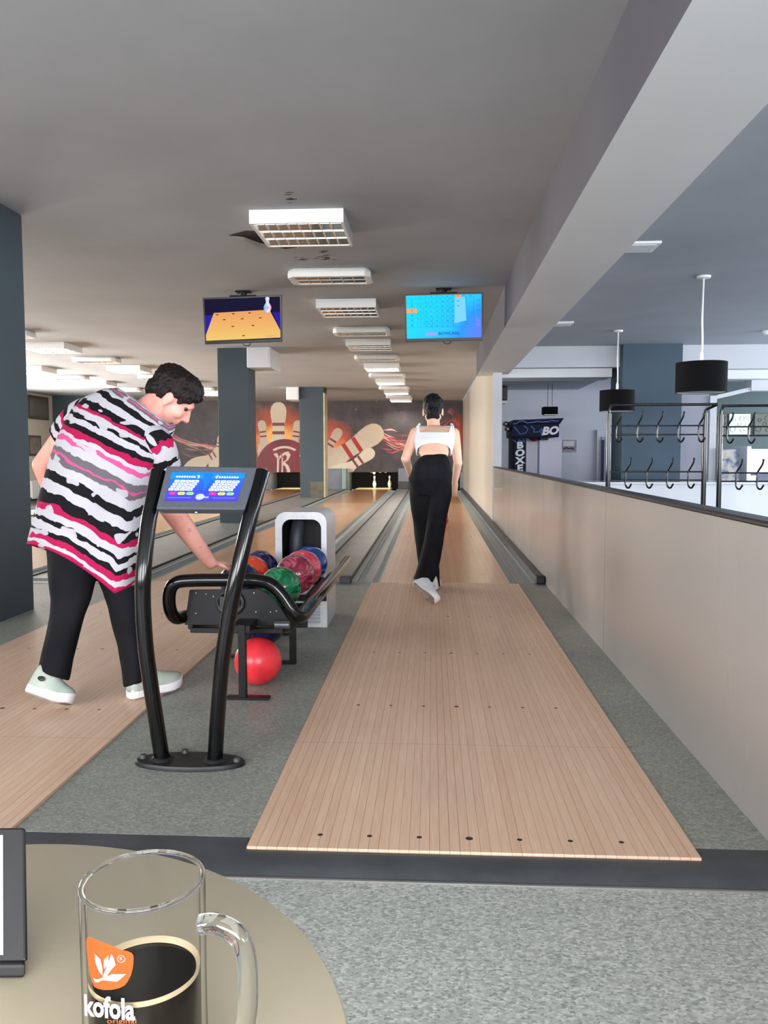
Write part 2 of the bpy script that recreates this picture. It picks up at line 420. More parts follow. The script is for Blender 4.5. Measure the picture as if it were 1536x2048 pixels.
# ------------------------------------------------------------------ right room: bulkheads, wall, post
struct(MB().box(1.15, 2.77, 12.5, 12.7, 2.33, CEIL).build('trim_11', M_white, None, 0))
struct(MB().box(1.03, 2.70, 12.7, 13.3, 2.20, 2.33).build('trim_12', M_beam, None, 0))
struct(MB().box(1.03, 2.77, 13.3, 17, 2.27, CEIL).build('ceiling_3', M_ceil_r, None, 0))
struct(MB().box(2.77, 3.62, 12.3, 13.1, -.03, CEIL).build('column_4', plaster('slate_blue_paint', (70,86,100), 4, .6), None, 0))
struct(MB().box(3.62, RX, 12.5, 12.7, 2.29, CEIL).build('trim_13', M_white, None, 0))
struct(MB().box(3.62, RX, 12.7, 13.2, 2.16, 2.29).build('trim_14', M_beam, None, 0))
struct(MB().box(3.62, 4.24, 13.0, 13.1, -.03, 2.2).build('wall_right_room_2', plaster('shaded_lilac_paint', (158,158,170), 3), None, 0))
struct(MB().box(4.24, 4.34, 12.95, 13.15, -.03, 1.93).build('trim_15', M_white, None, 0))
q = [W(1406,795,13.0), W(1420,798,13.0), W(1500,776,12.4), W(1540,765,12.1), W(1540,757,12.1), W(1500,768,12.4)]
b = MB(); a0, a1 = V((4.24,13.02,1.93)), V((5.35,13.02,2.16))
b.hexa([V((4.345,12.96,1.88)), V((5.25,12.96,2.09)), V((5.25,13.14,2.09)), V((4.345,13.14,1.88))], [V((4.345,12.96,1.94)), V((5.25,12.96,2.15)), V((5.25,13.14,2.15)), V((4.345,13.14,1.94))])
struct(b.build('trim_16', M_white, None, 0))
struct(MB().box(4.84, RX, 12.93, 13.17, 2.0, 2.17).build('trim_17', M_white, None, 0))
struct(MB().box(1.03, RX, 16.0, 16.15, -.03, CEIL).build('wall_back_right_room', M_lilac, None, 0))
struct(MB().box(4.34, RX, 15.6, 15.75, -.03, CEIL).build('wall_back_niche', M_teal, None, 0))
# ------------------------------------------------------------------ bowling lanes
M_dot = mat('dark_marker', (42,34,30), .5)
M_arrow = mat('brown_lane_marker', (110,76,52), .4)
def lane(cx, label, approach, wide=.6):
    t = thing('bowling_lane', label, 'bowling lane', (cx, 0, 0), 'bowling lanes')
    b = MB().box(cx-wide, cx+wide, 2.122, 6.685, -.012, 0)
    b.build('approach', approach, t, 0, .003)
    MB().box(cx-.53, cx+.53, 6.7, 24.3, -.1, 0).build('lane_bed', M_lane, t, 0)
    MB().box(cx-.53, cx+.53, 24.3, 26.0, -.1, .001).build('pin_deck', mat('pale_pin_deck', (226,214,170), .3), t, 0)
    for s in (-1, 1):
        pr = [(.532,-.004),(.548,-.006),(.556,-.02),(.575,-.032),(.583,-.030),(.60,-.046),(.615,-.050),(.622,-.047),(.66,-.052),(.70,-.046),(.715,-.036),(.722,-.037),(.745,-.02),(.755,.0),(.768,.004)]
        pr = pr + [(.768,-.1),(.532,-.1)]
        g = MB(); g.prism([(cx+s*u, v) for u, v in pr], lambda u, v, dd: V((u, dd, v)), 6.74, 24.6)
        go = g.build('gutter', M_gutter, t, 60)
        k = MB(); k.tube([(cx+s*.65+s*.115*math.cos(a), 24.15, .02-.07*math.sin(a)) for a in [PI*i/8 for i in range(9)]], .016, 8)
        k.box(cx+s*.65-.1, cx+s*.65+.1, 24.16, 24.5, -.05, -.035)
        k.build('gutter_end', M_pale_plastic, t, 40)
    return t
L1 = lane(.104, 'nearest bowling lane at the right, under the blue score screen, bowler standing on it', M_appr)
L2 = lane(-1.78, 'bowling lane left of the ball return, two pins still standing at its end', M_appr2)
L3 = lane(-4.19, 'bowling lane just beyond the row of slate columns, seen behind the striped tunic', M_appr)
L4 = lane(-6.08, 'farthest bowling lane at the left, showing only behind the bent person', M_appr)
# ------------------------------------------------------------------ pit ends: kickback walls, curtain, pins
M_kick = mottled('grey_blue_panel', (112,116,128), (134,138,150), 5., .5)
M_kteal = mat('teal_edge_strip', (140,165,160), .3)
def kick(x0, x1, label, box=None, strip=None):
    t = thing('kickback_panel', label, 'panel', ((x0+x1)/2, 25.4, -.12), 'panels between the pin decks')
    MB().box(x0, x1, 24.75, 26.28, -.12, .62).build('panel', M_kick, t, 0)
    if box: MB().box(*box).build('front_box', M_darkrail, t, 0, .01)
    for st in strip or (): MB().box(st, st+.13, 24.55, 24.75, -.05, .62).build('edge_post', M_kteal, t, 0, .02)
    return t
kick(-1.01, -.67, 'grey pit panel between the pin decks of the two near lanes', (-1.004,-.70,24.5,24.74,.013,.235))
kick(-3.42, -2.55, 'wide grey pit panel beside the column with the bare patch', None, (-2.68,))
kick(-5.3, -4.97, 'grey pit panel far at the left under the picture wall')
kick(.878, .914, 'narrow pit panel against the right wall')
struct(MB().box(LX, .918, 26.3, 26.39, -.12, .7).build('wall_pit', mat('black_curtain', (10,11,13), .8), None, 0))
M_pin = mat('white_pin_lacquer', (240,238,230), .18, coat=.4)
M_red = mat('red_pin_stripe', (190,30,40), .3)
PINP = [(0,2.03),(.75,2.83),(2.25,3.91),(3.375,4.51),(4.5,4.766),(5.875,4.56),(7.25,3.70),(8.625,2.47),(9.375,1.97),(10,1.80),(10.875,1.87),(11.75,2.09),(12.625,2.41),(13.5,2.55),(14.2,2.3),(14.7,1.6),(14.95,.7)]
def pin(loc, label, group):
    t = thing('bowling_pin', label, 'bowling pin', loc, group); x, y, z = loc
    MB().lathe([(d*.0127, z+h*.0254) for h, d in PINP], (x, y, 0), 20).build('pin_body', M_pin, t, 60)
    s = MB()
    for h0, d in ((9.2,2.06),(10.3,1.86)): s.lathe([(d*.0127+.0015, z+h0*.0254), (d*.0127+.0015, z+(h0+.45)*.0254)], (x, y, 0), 20, False)
    s.build('neck_stripe', M_red, t, 60)
    return t
p0 = pin((-1.78, 25.53, .002), 'standing bowling pin, the left of the two left on the lane', 'standing pins')
dup(p0, (-1.325, 25.79, .002), 'standing bowling pin, the right of the two left on the lane', 'standing pins')
ms = thing('pin_setter', 'black pinsetter hidden above the pins behind the picture wall', 'machine', (-1.78, 25.5, .86))
MB().box(-2.3, -1.26, 25.05, 26.2, .86, 1.2).build('deck', M_black, ms, 0)
for i, (px, pz, y) in enumerate(((-2.02,.485,25.79),(-1.88,.47,25.53),(-1.77,.435,25.27),(-1.605,.475,25.53),(-1.45,.465,25.79))):
    dup(p0, (px, y, pz), ['first','second','third and lowest','fourth','fifth'][i]+' from the left of the pins hanging in the machine above the lane', 'pins held up in the machine')
# ------------------------------------------------------------------ picture wall above the pits
MY = 24.8
mur = thing('wall_picture', 'dark wall-wide bowling picture with flying pins and flames above the pits', 'mural', (-4.5, MY, .506))
M_mur = mat('dark_picture_print', (66,60,62), .55); t = NT(M_mur)
pos = t.coord('Object')
sx = t.n('SeparateXYZ'); t.set(sx.inputs[0], pos)
nz = t.noise(pos, 1.8, 6., .65)
col = t.ramp(nz, [(.3,(52,47,50)),(.7,(86,78,80))])
def glow(col, px, py, rx, rz, c, amt):
    p = W(px, py, MY); ox, oz = p.x+4.5, p.z-.506
    dx = t.math('DIVIDE', t.math('SUBTRACT', sx.outputs[0], ox), rx); dz = t.math('DIVIDE', t.math('SUBTRACT', sx.outputs[2], oz), rz)
    d = t.math('SQRT', t.math('ADD', t.math('MULTIPLY', dx, dx), t.math('MULTIPLY', dz, dz)))
    g = t.math('MAXIMUM', 0., t.math('SUBTRACT', t.math('MULTIPLY_ADD', nz, .9, .6), d))
    return t.mix(t.math('MINIMUM', t.math('MULTIPLY', g, amt), 1.), col, c)
col = glow(col, 556, 872, 1.25, 1.0, (188,84,48), 1.7)
col = glow(col, 556, 885, .72, .62, (255,186,104), 1.9)
col = glow(col, 662, 880, .75, .62, (198,84,58), 1.5)
col = glow(col, 668, 905, .5, .45, (240,150,92), 1.4)
col = glow(col, 915, 872, .3, .75, (160,64,48), 1.5)
col = glow(col, 438, 925, .5, .4, (168,96,66), 1.3)
col = glow(col, 860, 885, .5, .3, (130,70,74), .7)
vo = t.n('TexVoronoi'); t.set(vo.inputs['Vector'], pos); vo.inputs['Scale'].default_value = 5.
col = t.mix(t.math('MULTIPLY', t.math('LESS_THAN', vo.outputs['Distance'], .075), t.math('GREATER_THAN', nz, .52)), col, (214,150,120))
t.color(col)
MB().box(LX, .917, MY, MY+.05, .506, CEIL).build('print', M_mur, mur, 0)
zc = .0
def flat(poly, name, m, layer, parent=mur):
    P = clip_poly([(p.x, p.z) for p in [W(x, y, MY) for x, y in poly]], LX, .915, .508, CEIL)
    if len(P) < 3: return None
    return MB().prism(P, lambda u, v, d: V((u, d, v)), MY-.002*layer-.002, MY-.002*layer).build(name, m, parent, 0)
M_ppin = mottled('printed_pin_cream', (184,164,140), (210,196,178), .9, .5)
M_pstr = mat('printed_red_band', (168,44,44), .5); M_pdstr = mat('printed_dark_band', (120,58,58), .5)
M_ppin2 = mottled('printed_pin_pale', (206,188,166), (226,214,196), .9, .5)
def ppin(hx, hy, sc_, ang, layer, stripes=M_pdstr, M_ppin=M_ppin):
    """printed pin: head centre in survey pixels, scale px/inch, direction of the head"""
    ca, sa = math.cos(math.radians(ang)), math.sin(math.radians(ang))
    def T(h, w): # h inches from the head centre along the axis
        return (hx+(h*ca+w*sa)*sc_, hy-(h*sa-w*ca)*sc_)
    H = [(h-13.4, d/2) for h, d in PINP]
    Hs = []
    for i in range(len(H)-1):
        for k in range(4): Hs.append(tuple(H[i][j]+(H[i+1][j]-H[i][j])*k/4 for j in (0,1)))
    Hs.append(H[-1])
    o = flat([T(h, w) for h, w in Hs]+[T(h, -w) for h, w in reversed(Hs)], 'printed_pin', M_ppin, layer)
    for h0 in (-3.55, -2.2):
        w0 = .98; flat([T(h0, -w0), T(h0, w0), T(h0+.5, w0*.98), T(h0+.5, -w0*.98)], 'printed_band', stripes, layer+.5)
    return o
ppin(524, 851, 6.6, 97, 1); ppin(595, 851, 6.6, 80, 1); ppin(557, 824, 12.6, 90, 2, M_pdstr, M_ppin2)
ppin(674, 868, 7.8, 58, 1); ppin(742, 871, 17., 33, 2, M_pstr); ppin(736, 909, 9.4, 35, 4, M_pdstr, M_ppin2)
ppin(441, 877, 5., 75, 1); ppin(440, 903, 6.5, 30, 2)
circ = lambda cx, cy, r, a0=0, a1=360, n=48: [(cx+r*math.cos(math.radians(a0+(a1-a0)*k/n)), cy-r*math.sin(math.radians(a0+(a1-a0)*k/n))) for k in range(n+1)]
flat(circ(569, 934, 56), 'printed_ball', mottled('printed_maroon', (92,26,36), (140,44,54), 1.6, .5), 4)
M_pwhite = mat('printed_white', (216,196,186), .5)
flat(circ(569, 934, 42, 55, 125, 16)+circ(569, 934, 37.5, 58, 122, 16)[::-1], 'printed_arc', M_pwhite, 5)
flat(circ(569, 934, 42, 5, 40, 10)+circ(569, 934, 37, 9, 37, 10)[::-1], 'printed_arc', M_pwhite, 5)
B = MB()
zz = lambda a, b: (400+a*.1953, 780+b*.1953)
LET = [[(752,655),(790,645),(812,690),(806,840),(806,880),(775,880),(788,840),(790,700)],
       [(832,640),(850,700),(850,880),(835,880),(838,700)],
       [(800,690),(860,640),(905,628),(930,665),(905,715),(870,742),(905,770),(925,820),(922,880),(890,880),(890,820),(872,780),(845,765),(850,735),(885,715),(890,680),(875,662),(830,690),(812,712)]]
for q in LET:
    P = clip_poly([(p.x, p.z) for p in [W(*zz(*e), MY) for e in q]], LX, .915, .508, CEIL)
    B.prism(P, lambda u, v, d: V((u, d, v)), MY-.014, MY-.011)
B.build('printed_letter', M_pwhite, mur, 0)
def streaks(name, n, path, spread, m, layer, wmax, seed):
    R = random.Random(seed); S = MB()
    for k in range(n):
        t0 = R.uniform(-.1, .8); L = R.uniform(.12, .4); ph = R.uniform(0, 6.28); off = R.gauss(0, spread); amp = R.uniform(.2, 1.)*spread; w = R.uniform(.25, 1.)*wmax
        top = []; bot = []
        for i in range(9):
            u = min(1, max(0, t0+L*i/8)); f = u*(len(path)-1); a = min(int(f), len(path)-2); fr = f-a
            x = path[a][0]+(path[a+1][0]-path[a][0])*fr; y = path[a][1]+(path[a+1][1]-path[a][1])*fr + off*(1-.5*u) + amp*math.sin(ph+u*9)
            ww = w*math.sin(PI*(i+.3)/8.6); top.append((x, y-ww)); bot.append((x, y+ww))
        P = [(p.x, p.z) for p in [W(x, y, MY) for x, y in top+bot[::-1]]]
        P = [(min(u, .914), max(v, .51)) for u, v in P]
        d = MY-.002*layer-.0004*k/ n
        N = 9
        S.add([V((P[i][0], d, P[i][1])) for i in range(18)], [(i, i+1, 16-i, 17-i) for i in range(8)])
    o = S.build(name, m, mur, 0, fixn=False); o['kind'] = 'stuff'; return o
M_fl1 = mat('printed_pink_flame', (206,156,146), .5); M_fl2 = mat('printed_rose_flame', (170,84,88), .5); M_fl3 = mat('printed_dark_flame', (98,52,54), .5)
pL = [(335,868),(365,882),(395,890),(425,898),(445,906)]
streaks('flame_streaks', 30, pL, 8, M_fl2, 1, 1.3, 1); streaks('flame_streaks', 30, pL, 5, M_fl1, 1.6, 1.1, 2)
pR = [(755,872),(785,888),(820,884),(860,872),(890,856),(922,842)]
streaks('flame_streaks', 34, pR, 9, M_fl3, 1, 2.6, 3); streaks('flame_streaks', 30, pR, 8, M_fl2, 1.6, 1.8, 4); streaks('flame_streaks', 22, [(765,876),(790,885),(812,890),(830,886)], 6, M_fl1, 2.2, 1.8, 5)
pU = [(902,835),(912,845),(920,862),(924,900),(920,935)]
streaks('flame_streaks', 20, pU, 7, M_fl2, 1, 1.6, 6); streaks('flame_streaks', 10, pU, 6, mat('printed_orange_flame', (206,110,70), .5), 1.6, 1.3, 7)
flat([(900,817),(907,831),(894,825)], 'printed_shard', M_fl2, 2)
# ------------------------------------------------------------------ ceiling lights
M_lamp = mat('white_lamp_enamel', (232,232,230), .4)
M_refl = mat('mirror_reflector', (205,203,198), .12, 1.)
M_fin = mat('bright_louvre', (236,236,232), .22, .6)
M_tube_fill = mat('fill_glow_tube', (240,240,236), .4, emit=(255,248,236), es=190.)  # emission added as fill for the dim far hall
M_tube = mat('fluorescent_tube', (240,240,236), .4, emit=(255,250,240), es=3.)
def square_lamp(loc, label):
    t = thing('square_louvre_light', label, 'ceiling light', loc, 'square louvre ceiling lights'); x, y, z = loc; h = .31
    o = MB()
    fn = lambda u, v, d: V((x+u, y+v, d))
    sq = lambda a: [(-a,-a),(a,-a),(a,a),(-a,a)]
    o.ring_prism(sq(h), sq(h-.022), fn, z-.09, z-.02); o.box(x-h, x+h, y-h, y+h, z-.02, z)
    o.build('housing', M_lamp, t, 0, .003)
    r = MB(); n = 3; w = 2*(h-.024)/n
    for k in range(n): # three trough reflectors
        y0 = y-h+.024+k*w
        for s in (0, 1):
            ya = y0+w*s; yb = y0+w*(.5+(-.18 if not s else .18))
            r.add([(x-h+.024, ya, z-.082), (x+h-.024, ya, z-.082), (x+h-.024, yb, z-.024), (x-h+.024, yb, z-.024)], [(0,1,2,3)])
    r.build('reflector', M_refl, t, 0, fixn=False)
    f = MB()
    for k in range(1, 8):
        xx = x-h+.024+2*(h-.024)*k/8
        for j in range(n):
            y0 = y-h+.024+j*w
            f.add([(xx-.004,y0+.002,z-.086),(xx-.004,y0+w-.002,z-.086),(xx-.003,y0+w*.72,z-.068),(xx-.003,y0+w*.28,z-.068),
                   (xx+.004,y0+.002,z-.086),(xx+.004,y0+w-.002,z-.086),(xx+.003,y0+w*.72,z-.068),(xx+.003,y0+w*.28,z-.068)],
                  [(0,1,2,3),(4,7,6,5),(0,4,5,1),(1,5,6,2),(2,6,7,3),(3,7,4,0)])
    for j in range(1, n): f.box(x-h+.024, x+h-.024, y-h+.022+j*w, y-h+.026+j*w, z-.088, z-.07)
    f.build('louvre', M_fin, t, 0)
    b = MB()
    for j in range(n):
        yc = y-h+.024+(j+.5)*w; b.tube([(x-h+.03, yc, z-.053), (x+h-.03, yc, z-.053)], .012, 8)
    b.build('lamp_tube', M_tube, t, 60)
    return t
def round_lamp(loc, label):
    t = thing('rounded_louvre_light', label, 'ceiling light', loc, 'rounded louvre ceiling lights'); x, y, z = loc; w, d = .36, .185
    fn = lambda u, v, dd: V((x+u, y+v, dd))
    ch = lambda a, b, c: [(-a+c,-b),(a-c,-b),(a,-b+c),(a,b-c),(a-c,b),(-a+c,b),(-a,b-c),(-a,-b+c)]
    o = MB(); o.ring_prism(ch(w, d, .05), ch(w-.06, d-.05, .012), fn, z-.078, z-.03)
    o.loft([[V((x+u, y+v, z-.03)) for u, v in ch(w, d, .05)], [V((x+u, y+v, z)) for u, v in ch(w-.02, d-.02, .04)]])
    o.build('housing', M_lamp, t, 40, .008, 3)
    a, b_ = w-.062, d-.052
    r = MB()
    for k in range(2):
        y0 = y-b_+k*b_
        for s in (0, 1):
            ya = y0+b_*s; yb = y0+b_*(.32 if not s else .68)
            r.add([(x-a,ya,z-.068),(x+a,ya,z-.068),(x+a,yb,z-.034),(x-a,yb,z-.034)], [(0,1,2,3)])
    r.build('reflector', M_refl, t, 0, fixn=False)
    f = MB()
    for k in range(1, 6):
        xx = x-a+2*a*k/6; f.box(xx-.0035, xx+.0035, y-b_, y+b_, z-.074, z-.05)
    f.box(x-a, x+a, y-.003, y+.003, z-.074, z-.055)
    f.build('louvre', M_fin, t, 0)
    return t
ORD = ['nearest','second','third','fourth','fifth','sixth','seventh']
S0 = square_lamp((-.885, 5.75, CEIL), 'nearest square louvre light, below the torn ceiling hole')
FILL = {}
def add_glow(r): # glow added to the farther tubes to brighten far lanes and ceiling
    for ch in r.children:
        if ch.name.startswith('lamp_tube'):
            if 'm' not in FILL: FILL['m'] = ch.data.copy(); FILL['m'].materials[0] = M_tube_fill
            ch.data = FILL['m']
    return r
for i, y in enumerate((8.86, 11.81, 14.86, 17.81, 20.81, 23.76)):
    r = dup(S0, (-.885, y, CEIL), ORD[i+1]+' square louvre light from the front in the row running down the middle')
    if i > 1: add_glow(r)
R0 = round_lamp((-.885, 7.3, CEIL), 'nearest round-edged white light, just behind the square one with the hole')
for i, y in enumerate((10.55, 13.4, 16.4, 19.5, 22.5)):
    dup(R0, (-.885, y, CEIL), ORD[i+1]+' round-edged white light from the front in the middle row')
for i, y in enumerate((11.81, 14.86, 17.81, 20.81)):
    add_glow(dup(S0, (-5.5, y, CEIL), ORD[i]+' square louvre light in the row above the bent person'))
for i, y in enumerate((10.45, 13.4, 16.4, 19.5)):
    dup(R0, (-5.5, y, CEIL), ORD[i]+' round-edged light in the row above the bent person')
for i, y in enumerate((14.86, 17.81)):
    add_glow(dup(S0, (-7.3, y, CEIL), ['nearer','farther'][i]+' square louvre light in the far left row by the front column'))
for i, y in enumerate((16.4, 19.5)):
    dup(R0, (-7.3, y, CEIL), ['nearer','farther'][i]+' round-edged light in the far left row by the front column')
# torn hole, peeling paint and stains around the nearest light
hole = thing('ceiling_hole', 'dark torn hole in the ceiling beside the nearest square light', 'hole', (-1.25, 6.1, CEIL))
M_void = mat('dark_void', (24,21,20), .9)
hp = [G(458,470,CEIL), G(492,461,CEIL), G(525,463,CEIL), G(560,470,CEIL), G(600,488,CEIL), G(592,494,CEIL), G(570,497,CEIL), G(548,491,CEIL), G(520,488,CEIL), G(488,475,CEIL)]
MB().prism([(p.x, p.y) for p in hp], lambda u, v, d: V((u, v, d)), CEIL-.004, CEIL-.001).build('opening', M_void, hole, 0)
fl = MB(); fl.add([hp[0]-V((0,0,.004)), G(488,475,CEIL)-V((0,0,.02)), G(520,488,CEIL)-V((0,0,.03)), G(548,492,CEIL)-V((0,0,.025)), G(548,490,CEIL)-V((0,0,.004)), G(520,485,CEIL)-V((0,0,.004)), G(488,473,CEIL)-V((0,0,.004))], [(0,1,6),(1,2,5,6),(2,3,4,5)])
fl.build('paper_flap', mat('torn_paper', (150,146,140), .8), hole, 0)
stm = MB(); R = random.Random(3)
for (cx, cy, n, sx_, sy_) in ((606,518,10,12,2),(645,505,9,4,9),(655,515,6,7,3),(580,395,6,4,6)):
    for k in range(n):
        p = G(cx+R.gauss(0, sx_), cy+R.gauss(0, sy_), CEIL-.0008); r = R.uniform(.012, .035)
        stm.add([p+V((r*math.cos(a)*R.uniform(.5,1.6), r*.5*math.sin(a)*R.uniform(.5,1.4), 0)) for a in [PI*i/4 for i in range(8)]], [tuple(range(8))])
st = stm.build('ceiling_stain', mat('brown_stain', (96,88,82), .8), hole, 0, fixn=False)
# ------------------------------------------------------------------ duct boxes by the columns
for x0, x1, y0, y1, z0, lb in ((-2.752,-2.40,12.25,13.1,2.34,'white duct box fixed to the ceiling beside the column under the left screen'),
                               (-3.45,-3.15,19.5,20.2,2.34,'pale duct box under the ceiling beside the column with the bare patch')):
    t = thing('duct_box', lb, 'duct', ((x0+x1)/2, y0, z0), 'duct boxes')
    MB().box(x0, x1, y0, y1, z0, CEIL).build('casing', M_beam, t, 0, .012)
    MB().box(x0+.03, x1-.03, y0-.004, y0, z0+.03, CEIL-.04).build('cover', M_beam, t, 0)
# ------------------------------------------------------------------ screens
M_bez = mat('black_screen_frame', (14,14,16), .3)
def screen(label, tl, tr, br, bl, y, tilt):
    P = [W(*q, y+(tilt if i < 2 else -tilt)*-1) for i, q in enumerate((tl, tr, br, bl))]
    return P
def quad_fn(P): # P: tl,tr,br,bl ; u to the right, v down, d towards the viewer
    nrm = (P[1]-P[0]).cross(P[3]-P[0]).normalized()
    if nrm.y > 0: nrm = -nrm
    return lambda u, v, d=0: P[0]*(1-u)*(1-v)+P[1]*u*(1-v)+P[2]*u*v+P[3]*(1-u)*v + nrm*d
def screen_thing(label, corners, y, tilt):
    P = [W(*q, y+(-tilt if i < 2 else tilt)) for i, q in enumerate(corners)]
    f = quad_fn(P); base = f(.5, .5, -.03); t = thing('wall_screen', label, 'screen', base, 'hanging screens')
    MB().hexa([f(0,1,-.035), f(1,1,-.035), f(1,0,-.035), f(0,0,-.035)], [f(0,1,0), f(1,1,0), f(1,0,0), f(0,0,0)]).build('casing', M_bez, t, 0, .004)
    m = MB(); top = f(.5, .0, -.05)
    m.box(top.x-.13, top.x+.13, top.y-.02, top.y+.06, top.z-.06, top.z+.012); m.tube([top+V((0,.03,-.02)), V((top.x, top.y+.03, CEIL))], .03, 12)
    m.box(top.x-.075, top.x+.075, top.y-.03, top.y+.08, CEIL-.012, CEIL)
    m.build('ceiling_mount', M_black, t, 40, .006)
    c = f(.54, 1.0, -.01); MB().tube([c+V((-.04,0,.006)), c+V((-.03,0,-.018)), c+V((0,0,-.026)), c+V((.03,0,-.018)), c+V((.04,0,.006))], .004, 6, sub=3).build('cable_loop', M_black, t, 60)
    return t, f
def emis(name, c, s=1.): 
    m = mat(name, (4,4,6), .5, spec=.05, emit=c, es=s*.92 if s == 1. else s); return m
# left: picture of a lane with one pin
T1, f1 = screen_thing('hanging screen at the left showing an orange lane and a single pin', ((405,596),(563,590),(564,684),(410,689)), 8.08, .04)
SU = lambda u: .02+.96*u
SV = lambda v: .03+.90*v
def scr(f, poly, name, m, layer, parent, dz=.0009):
    return MB().prism(poly, lambda u, v, d: f(SU(u), SV(v), d), dz*layer, dz*(layer+.8)).build(name, m, parent, 0)
es1 = .74
s1 = scr(f1, [(0,0),(1,0),(1,1),(0,1)], 'display', emis('screen_navy', (20,14,52), es1), .5, T1)
scr(f1, [(0,.38),(.12,.38),(.0,.86)], 'blue_field', emis('screen_blue', (40,30,170), es1), 1.5, s1)
scr(f1, [(.90,.36),(1,.36),(1,.83)], 'blue_field', emis('screen_blue2', (40,30,170), es1), 1.5, s1)
mo = emis('screen_orange', (250,184,112), es1); t = NT(mo); gx = t.n('SeparateXYZ'); t.set(gx.inputs[0], t.coord('Generated'))
t.set(t.b.inputs['Emission Color'], t.ramp(gx.outputs[2], [(0,(255,214,118)),(.5,(252,190,112)),(1,(246,170,104))]))
scr(f1, [(.12,.33),(.86,.30),(1,.80),(1,.97),(0,.99),(0,.85)], 'lane_image', mo, 2, s1)
md = emis('screen_brown', (120,56,20), es1)
for u, v in ((.165,.375),(.38,.365),(.595,.36),(.255,.50),(.495,.49),(.735,.485),(.365,.665),(.635,.66),(.505,.895)):
    scr(f1, [(u+.02*math.cos(a), v+.014*math.sin(a)) for a in [PI*i/6 for i in range(12)]], 'spot_image', md, 3, s1)
mp = emis('screen_pin', (236,240,255), es1); t = NT(mp); gx = t.n('SeparateXYZ'); t.set(gx.inputs[0], t.coord('Generated'))
t.set(t.b.inputs['Emission Color'], t.ramp(gx.outputs[0], [(0,(60,190,240)),(.4,(214,236,255)),(.7,(255,240,255)),(1,(236,150,220))]))
pp = [(d*.5, h) for h, d in PINP]
scr(f1, [(.835+a*.0215, .365-h*.0245) for a, h in pp]+[(.835-a*.0215, .365-h*.0245) for a, h in reversed(pp)], 'pin_image', mp, 4, s1)
def scr_text(f, items, name, m, layer, parent, asp, bold=.0):
    b = MB()
    for s, u, v, h in items:
        vs, fs = text(s, 1., bold)
        b.add([f(SU(u+x*h/asp), SV(v-y*h), .0009*layer) for x, y in vs], fs)
    return b.build(name, m, parent, 0, fixn=False)
A1 = 1.68
scr_text(f1, [('10', .825, .255, .09)], 'pin_number', emis('screen_pin_blue', (90,120,210), es1), 5.2, s1, A1, .01)
scr_text(f1, [('7.2. KM/H', .87, .925, .06)], 'screen_caption', emis('screen_pink', (226,140,150), es1), 5.2, s1, A1)
# right: score table
T2, f2 = screen_thing('hanging screen at the right showing a blue score table', ((809,589),(966,585),(966,681),(811,684)), 8.08, .04)
mb = emis('screen_cyan', (40,190,250), 1.); t = NT(mb); gx = t.n('SeparateXYZ'); t.set(gx.inputs[0], t.coord('Generated'))
wv = t.math('SINE', t.math('ADD', t.math('MULTIPLY', gx.outputs[0], 7.), t.math('MULTIPLY', gx.outputs[2], 4.)))
fac = t.math('ADD', t.math('SUBTRACT', gx.outputs[0], t.math('MULTIPLY', gx.outputs[2], .55)), t.math('MULTIPLY', wv, .06))
t.set(t.b.inputs['Emission Color'], t.ramp(fac, [(-.0,(30,214,255)),(.35,(40,196,252)),(.62,(44,150,248)),(.9,(90,130,246))]))
s2 = scr(f2, [(0,0),(1,0),(1,1),(0,1)], 'display', mb, .5, T2)
scr(f2, [(.645,.06),(.78,.06),(.80,.60),(.64,.66)], 'pale_field', emis('screen_pale', (120,206,252), 1.), 1.2, s2)
gl = MB()
cols = [.15,.225,.295,.37,.445,.515,.585,.655,.73,.80,.90]
rowsv = [.065,.175,.29,.405,.52,.635,.745]
for u in cols: gl.prism([(u-.0013,.02),(u+.0013,.02),(u+.0013,.745),(u-.0013,.745)], lambda a, v, d: f2(SU(a), SV(v), d), .0014, .0017)
for v in rowsv: gl.prism([(0.,v-.0016),(.9,v-.0016),(.9,v+.0016),(0.,v+.0016)], lambda a, v_, d: f2(SU(a), SV(v_), d), .0014, .0017)
gl.build('score_grid', emis('screen_grid', (24,120,190), 1.), s2, 0)
scr(f2, [(.0,.30),(.145,.30),(.145,.40),(.0,.40)], 'highlight', emis('screen_hot_orange', (250,166,96), 1.), 2, s2)
scr(f2, [(.657,.0),(.728,.0),(.728,.062),(.657,.062)], 'highlight', emis('screen_hot_orange2', (250,160,110), 1.), 2, s2)
A2 = 1.66; md = emis('screen_ink', (22,76,120), 1.)
it = [(str(k+1), (cols[k]+cols[k+1])/2, .03, .06) for k in range(10)] + [(str(k+1), .075, (rowsv[k]+rowsv[k+1])/2, .075) for k in range(6)]
SCORES = [[1,10,15,27,28,37,47,54],[9,18,27,35,44,51,57,60],[6,13,21,29,37,38,67],[9,25,33,41,49,57,76],[7,20,30,47,73,82,91],[11,19,28,43,53,60,72]]
for r in range(6):
    for k, sc_ in enumerate(SCORES[r]): it.append((str(sc_), (cols[k]+cols[k+1])/2, rowsv[r]+.082, .055))
    for k in range(7):
        it.append((random.choice('123456789-'), cols[k]+.02, rowsv[r]+.03, .045)); it.append((random.choice('123456789/-'), cols[k]+.053, rowsv[r]+.03, .045))
scr_text(f2, it, 'score_digits', md, 3, s2, A2)
scr_text(f2, [(s, .955, (rowsv[k]+rowsv[k+1])/2+.02, .075) for k, s in enumerate(('54','60','74','76'))], 'total_digits', emis('screen_violet', (70,110,210), 1.), 3, s2, A2)
scr_text(f2, [('91', .955, .6, .075), ('92', .955, .705, .085)], 'total_digits', emis('screen_magenta', (196,90,210), 1.), 3, s2, A2, .01)
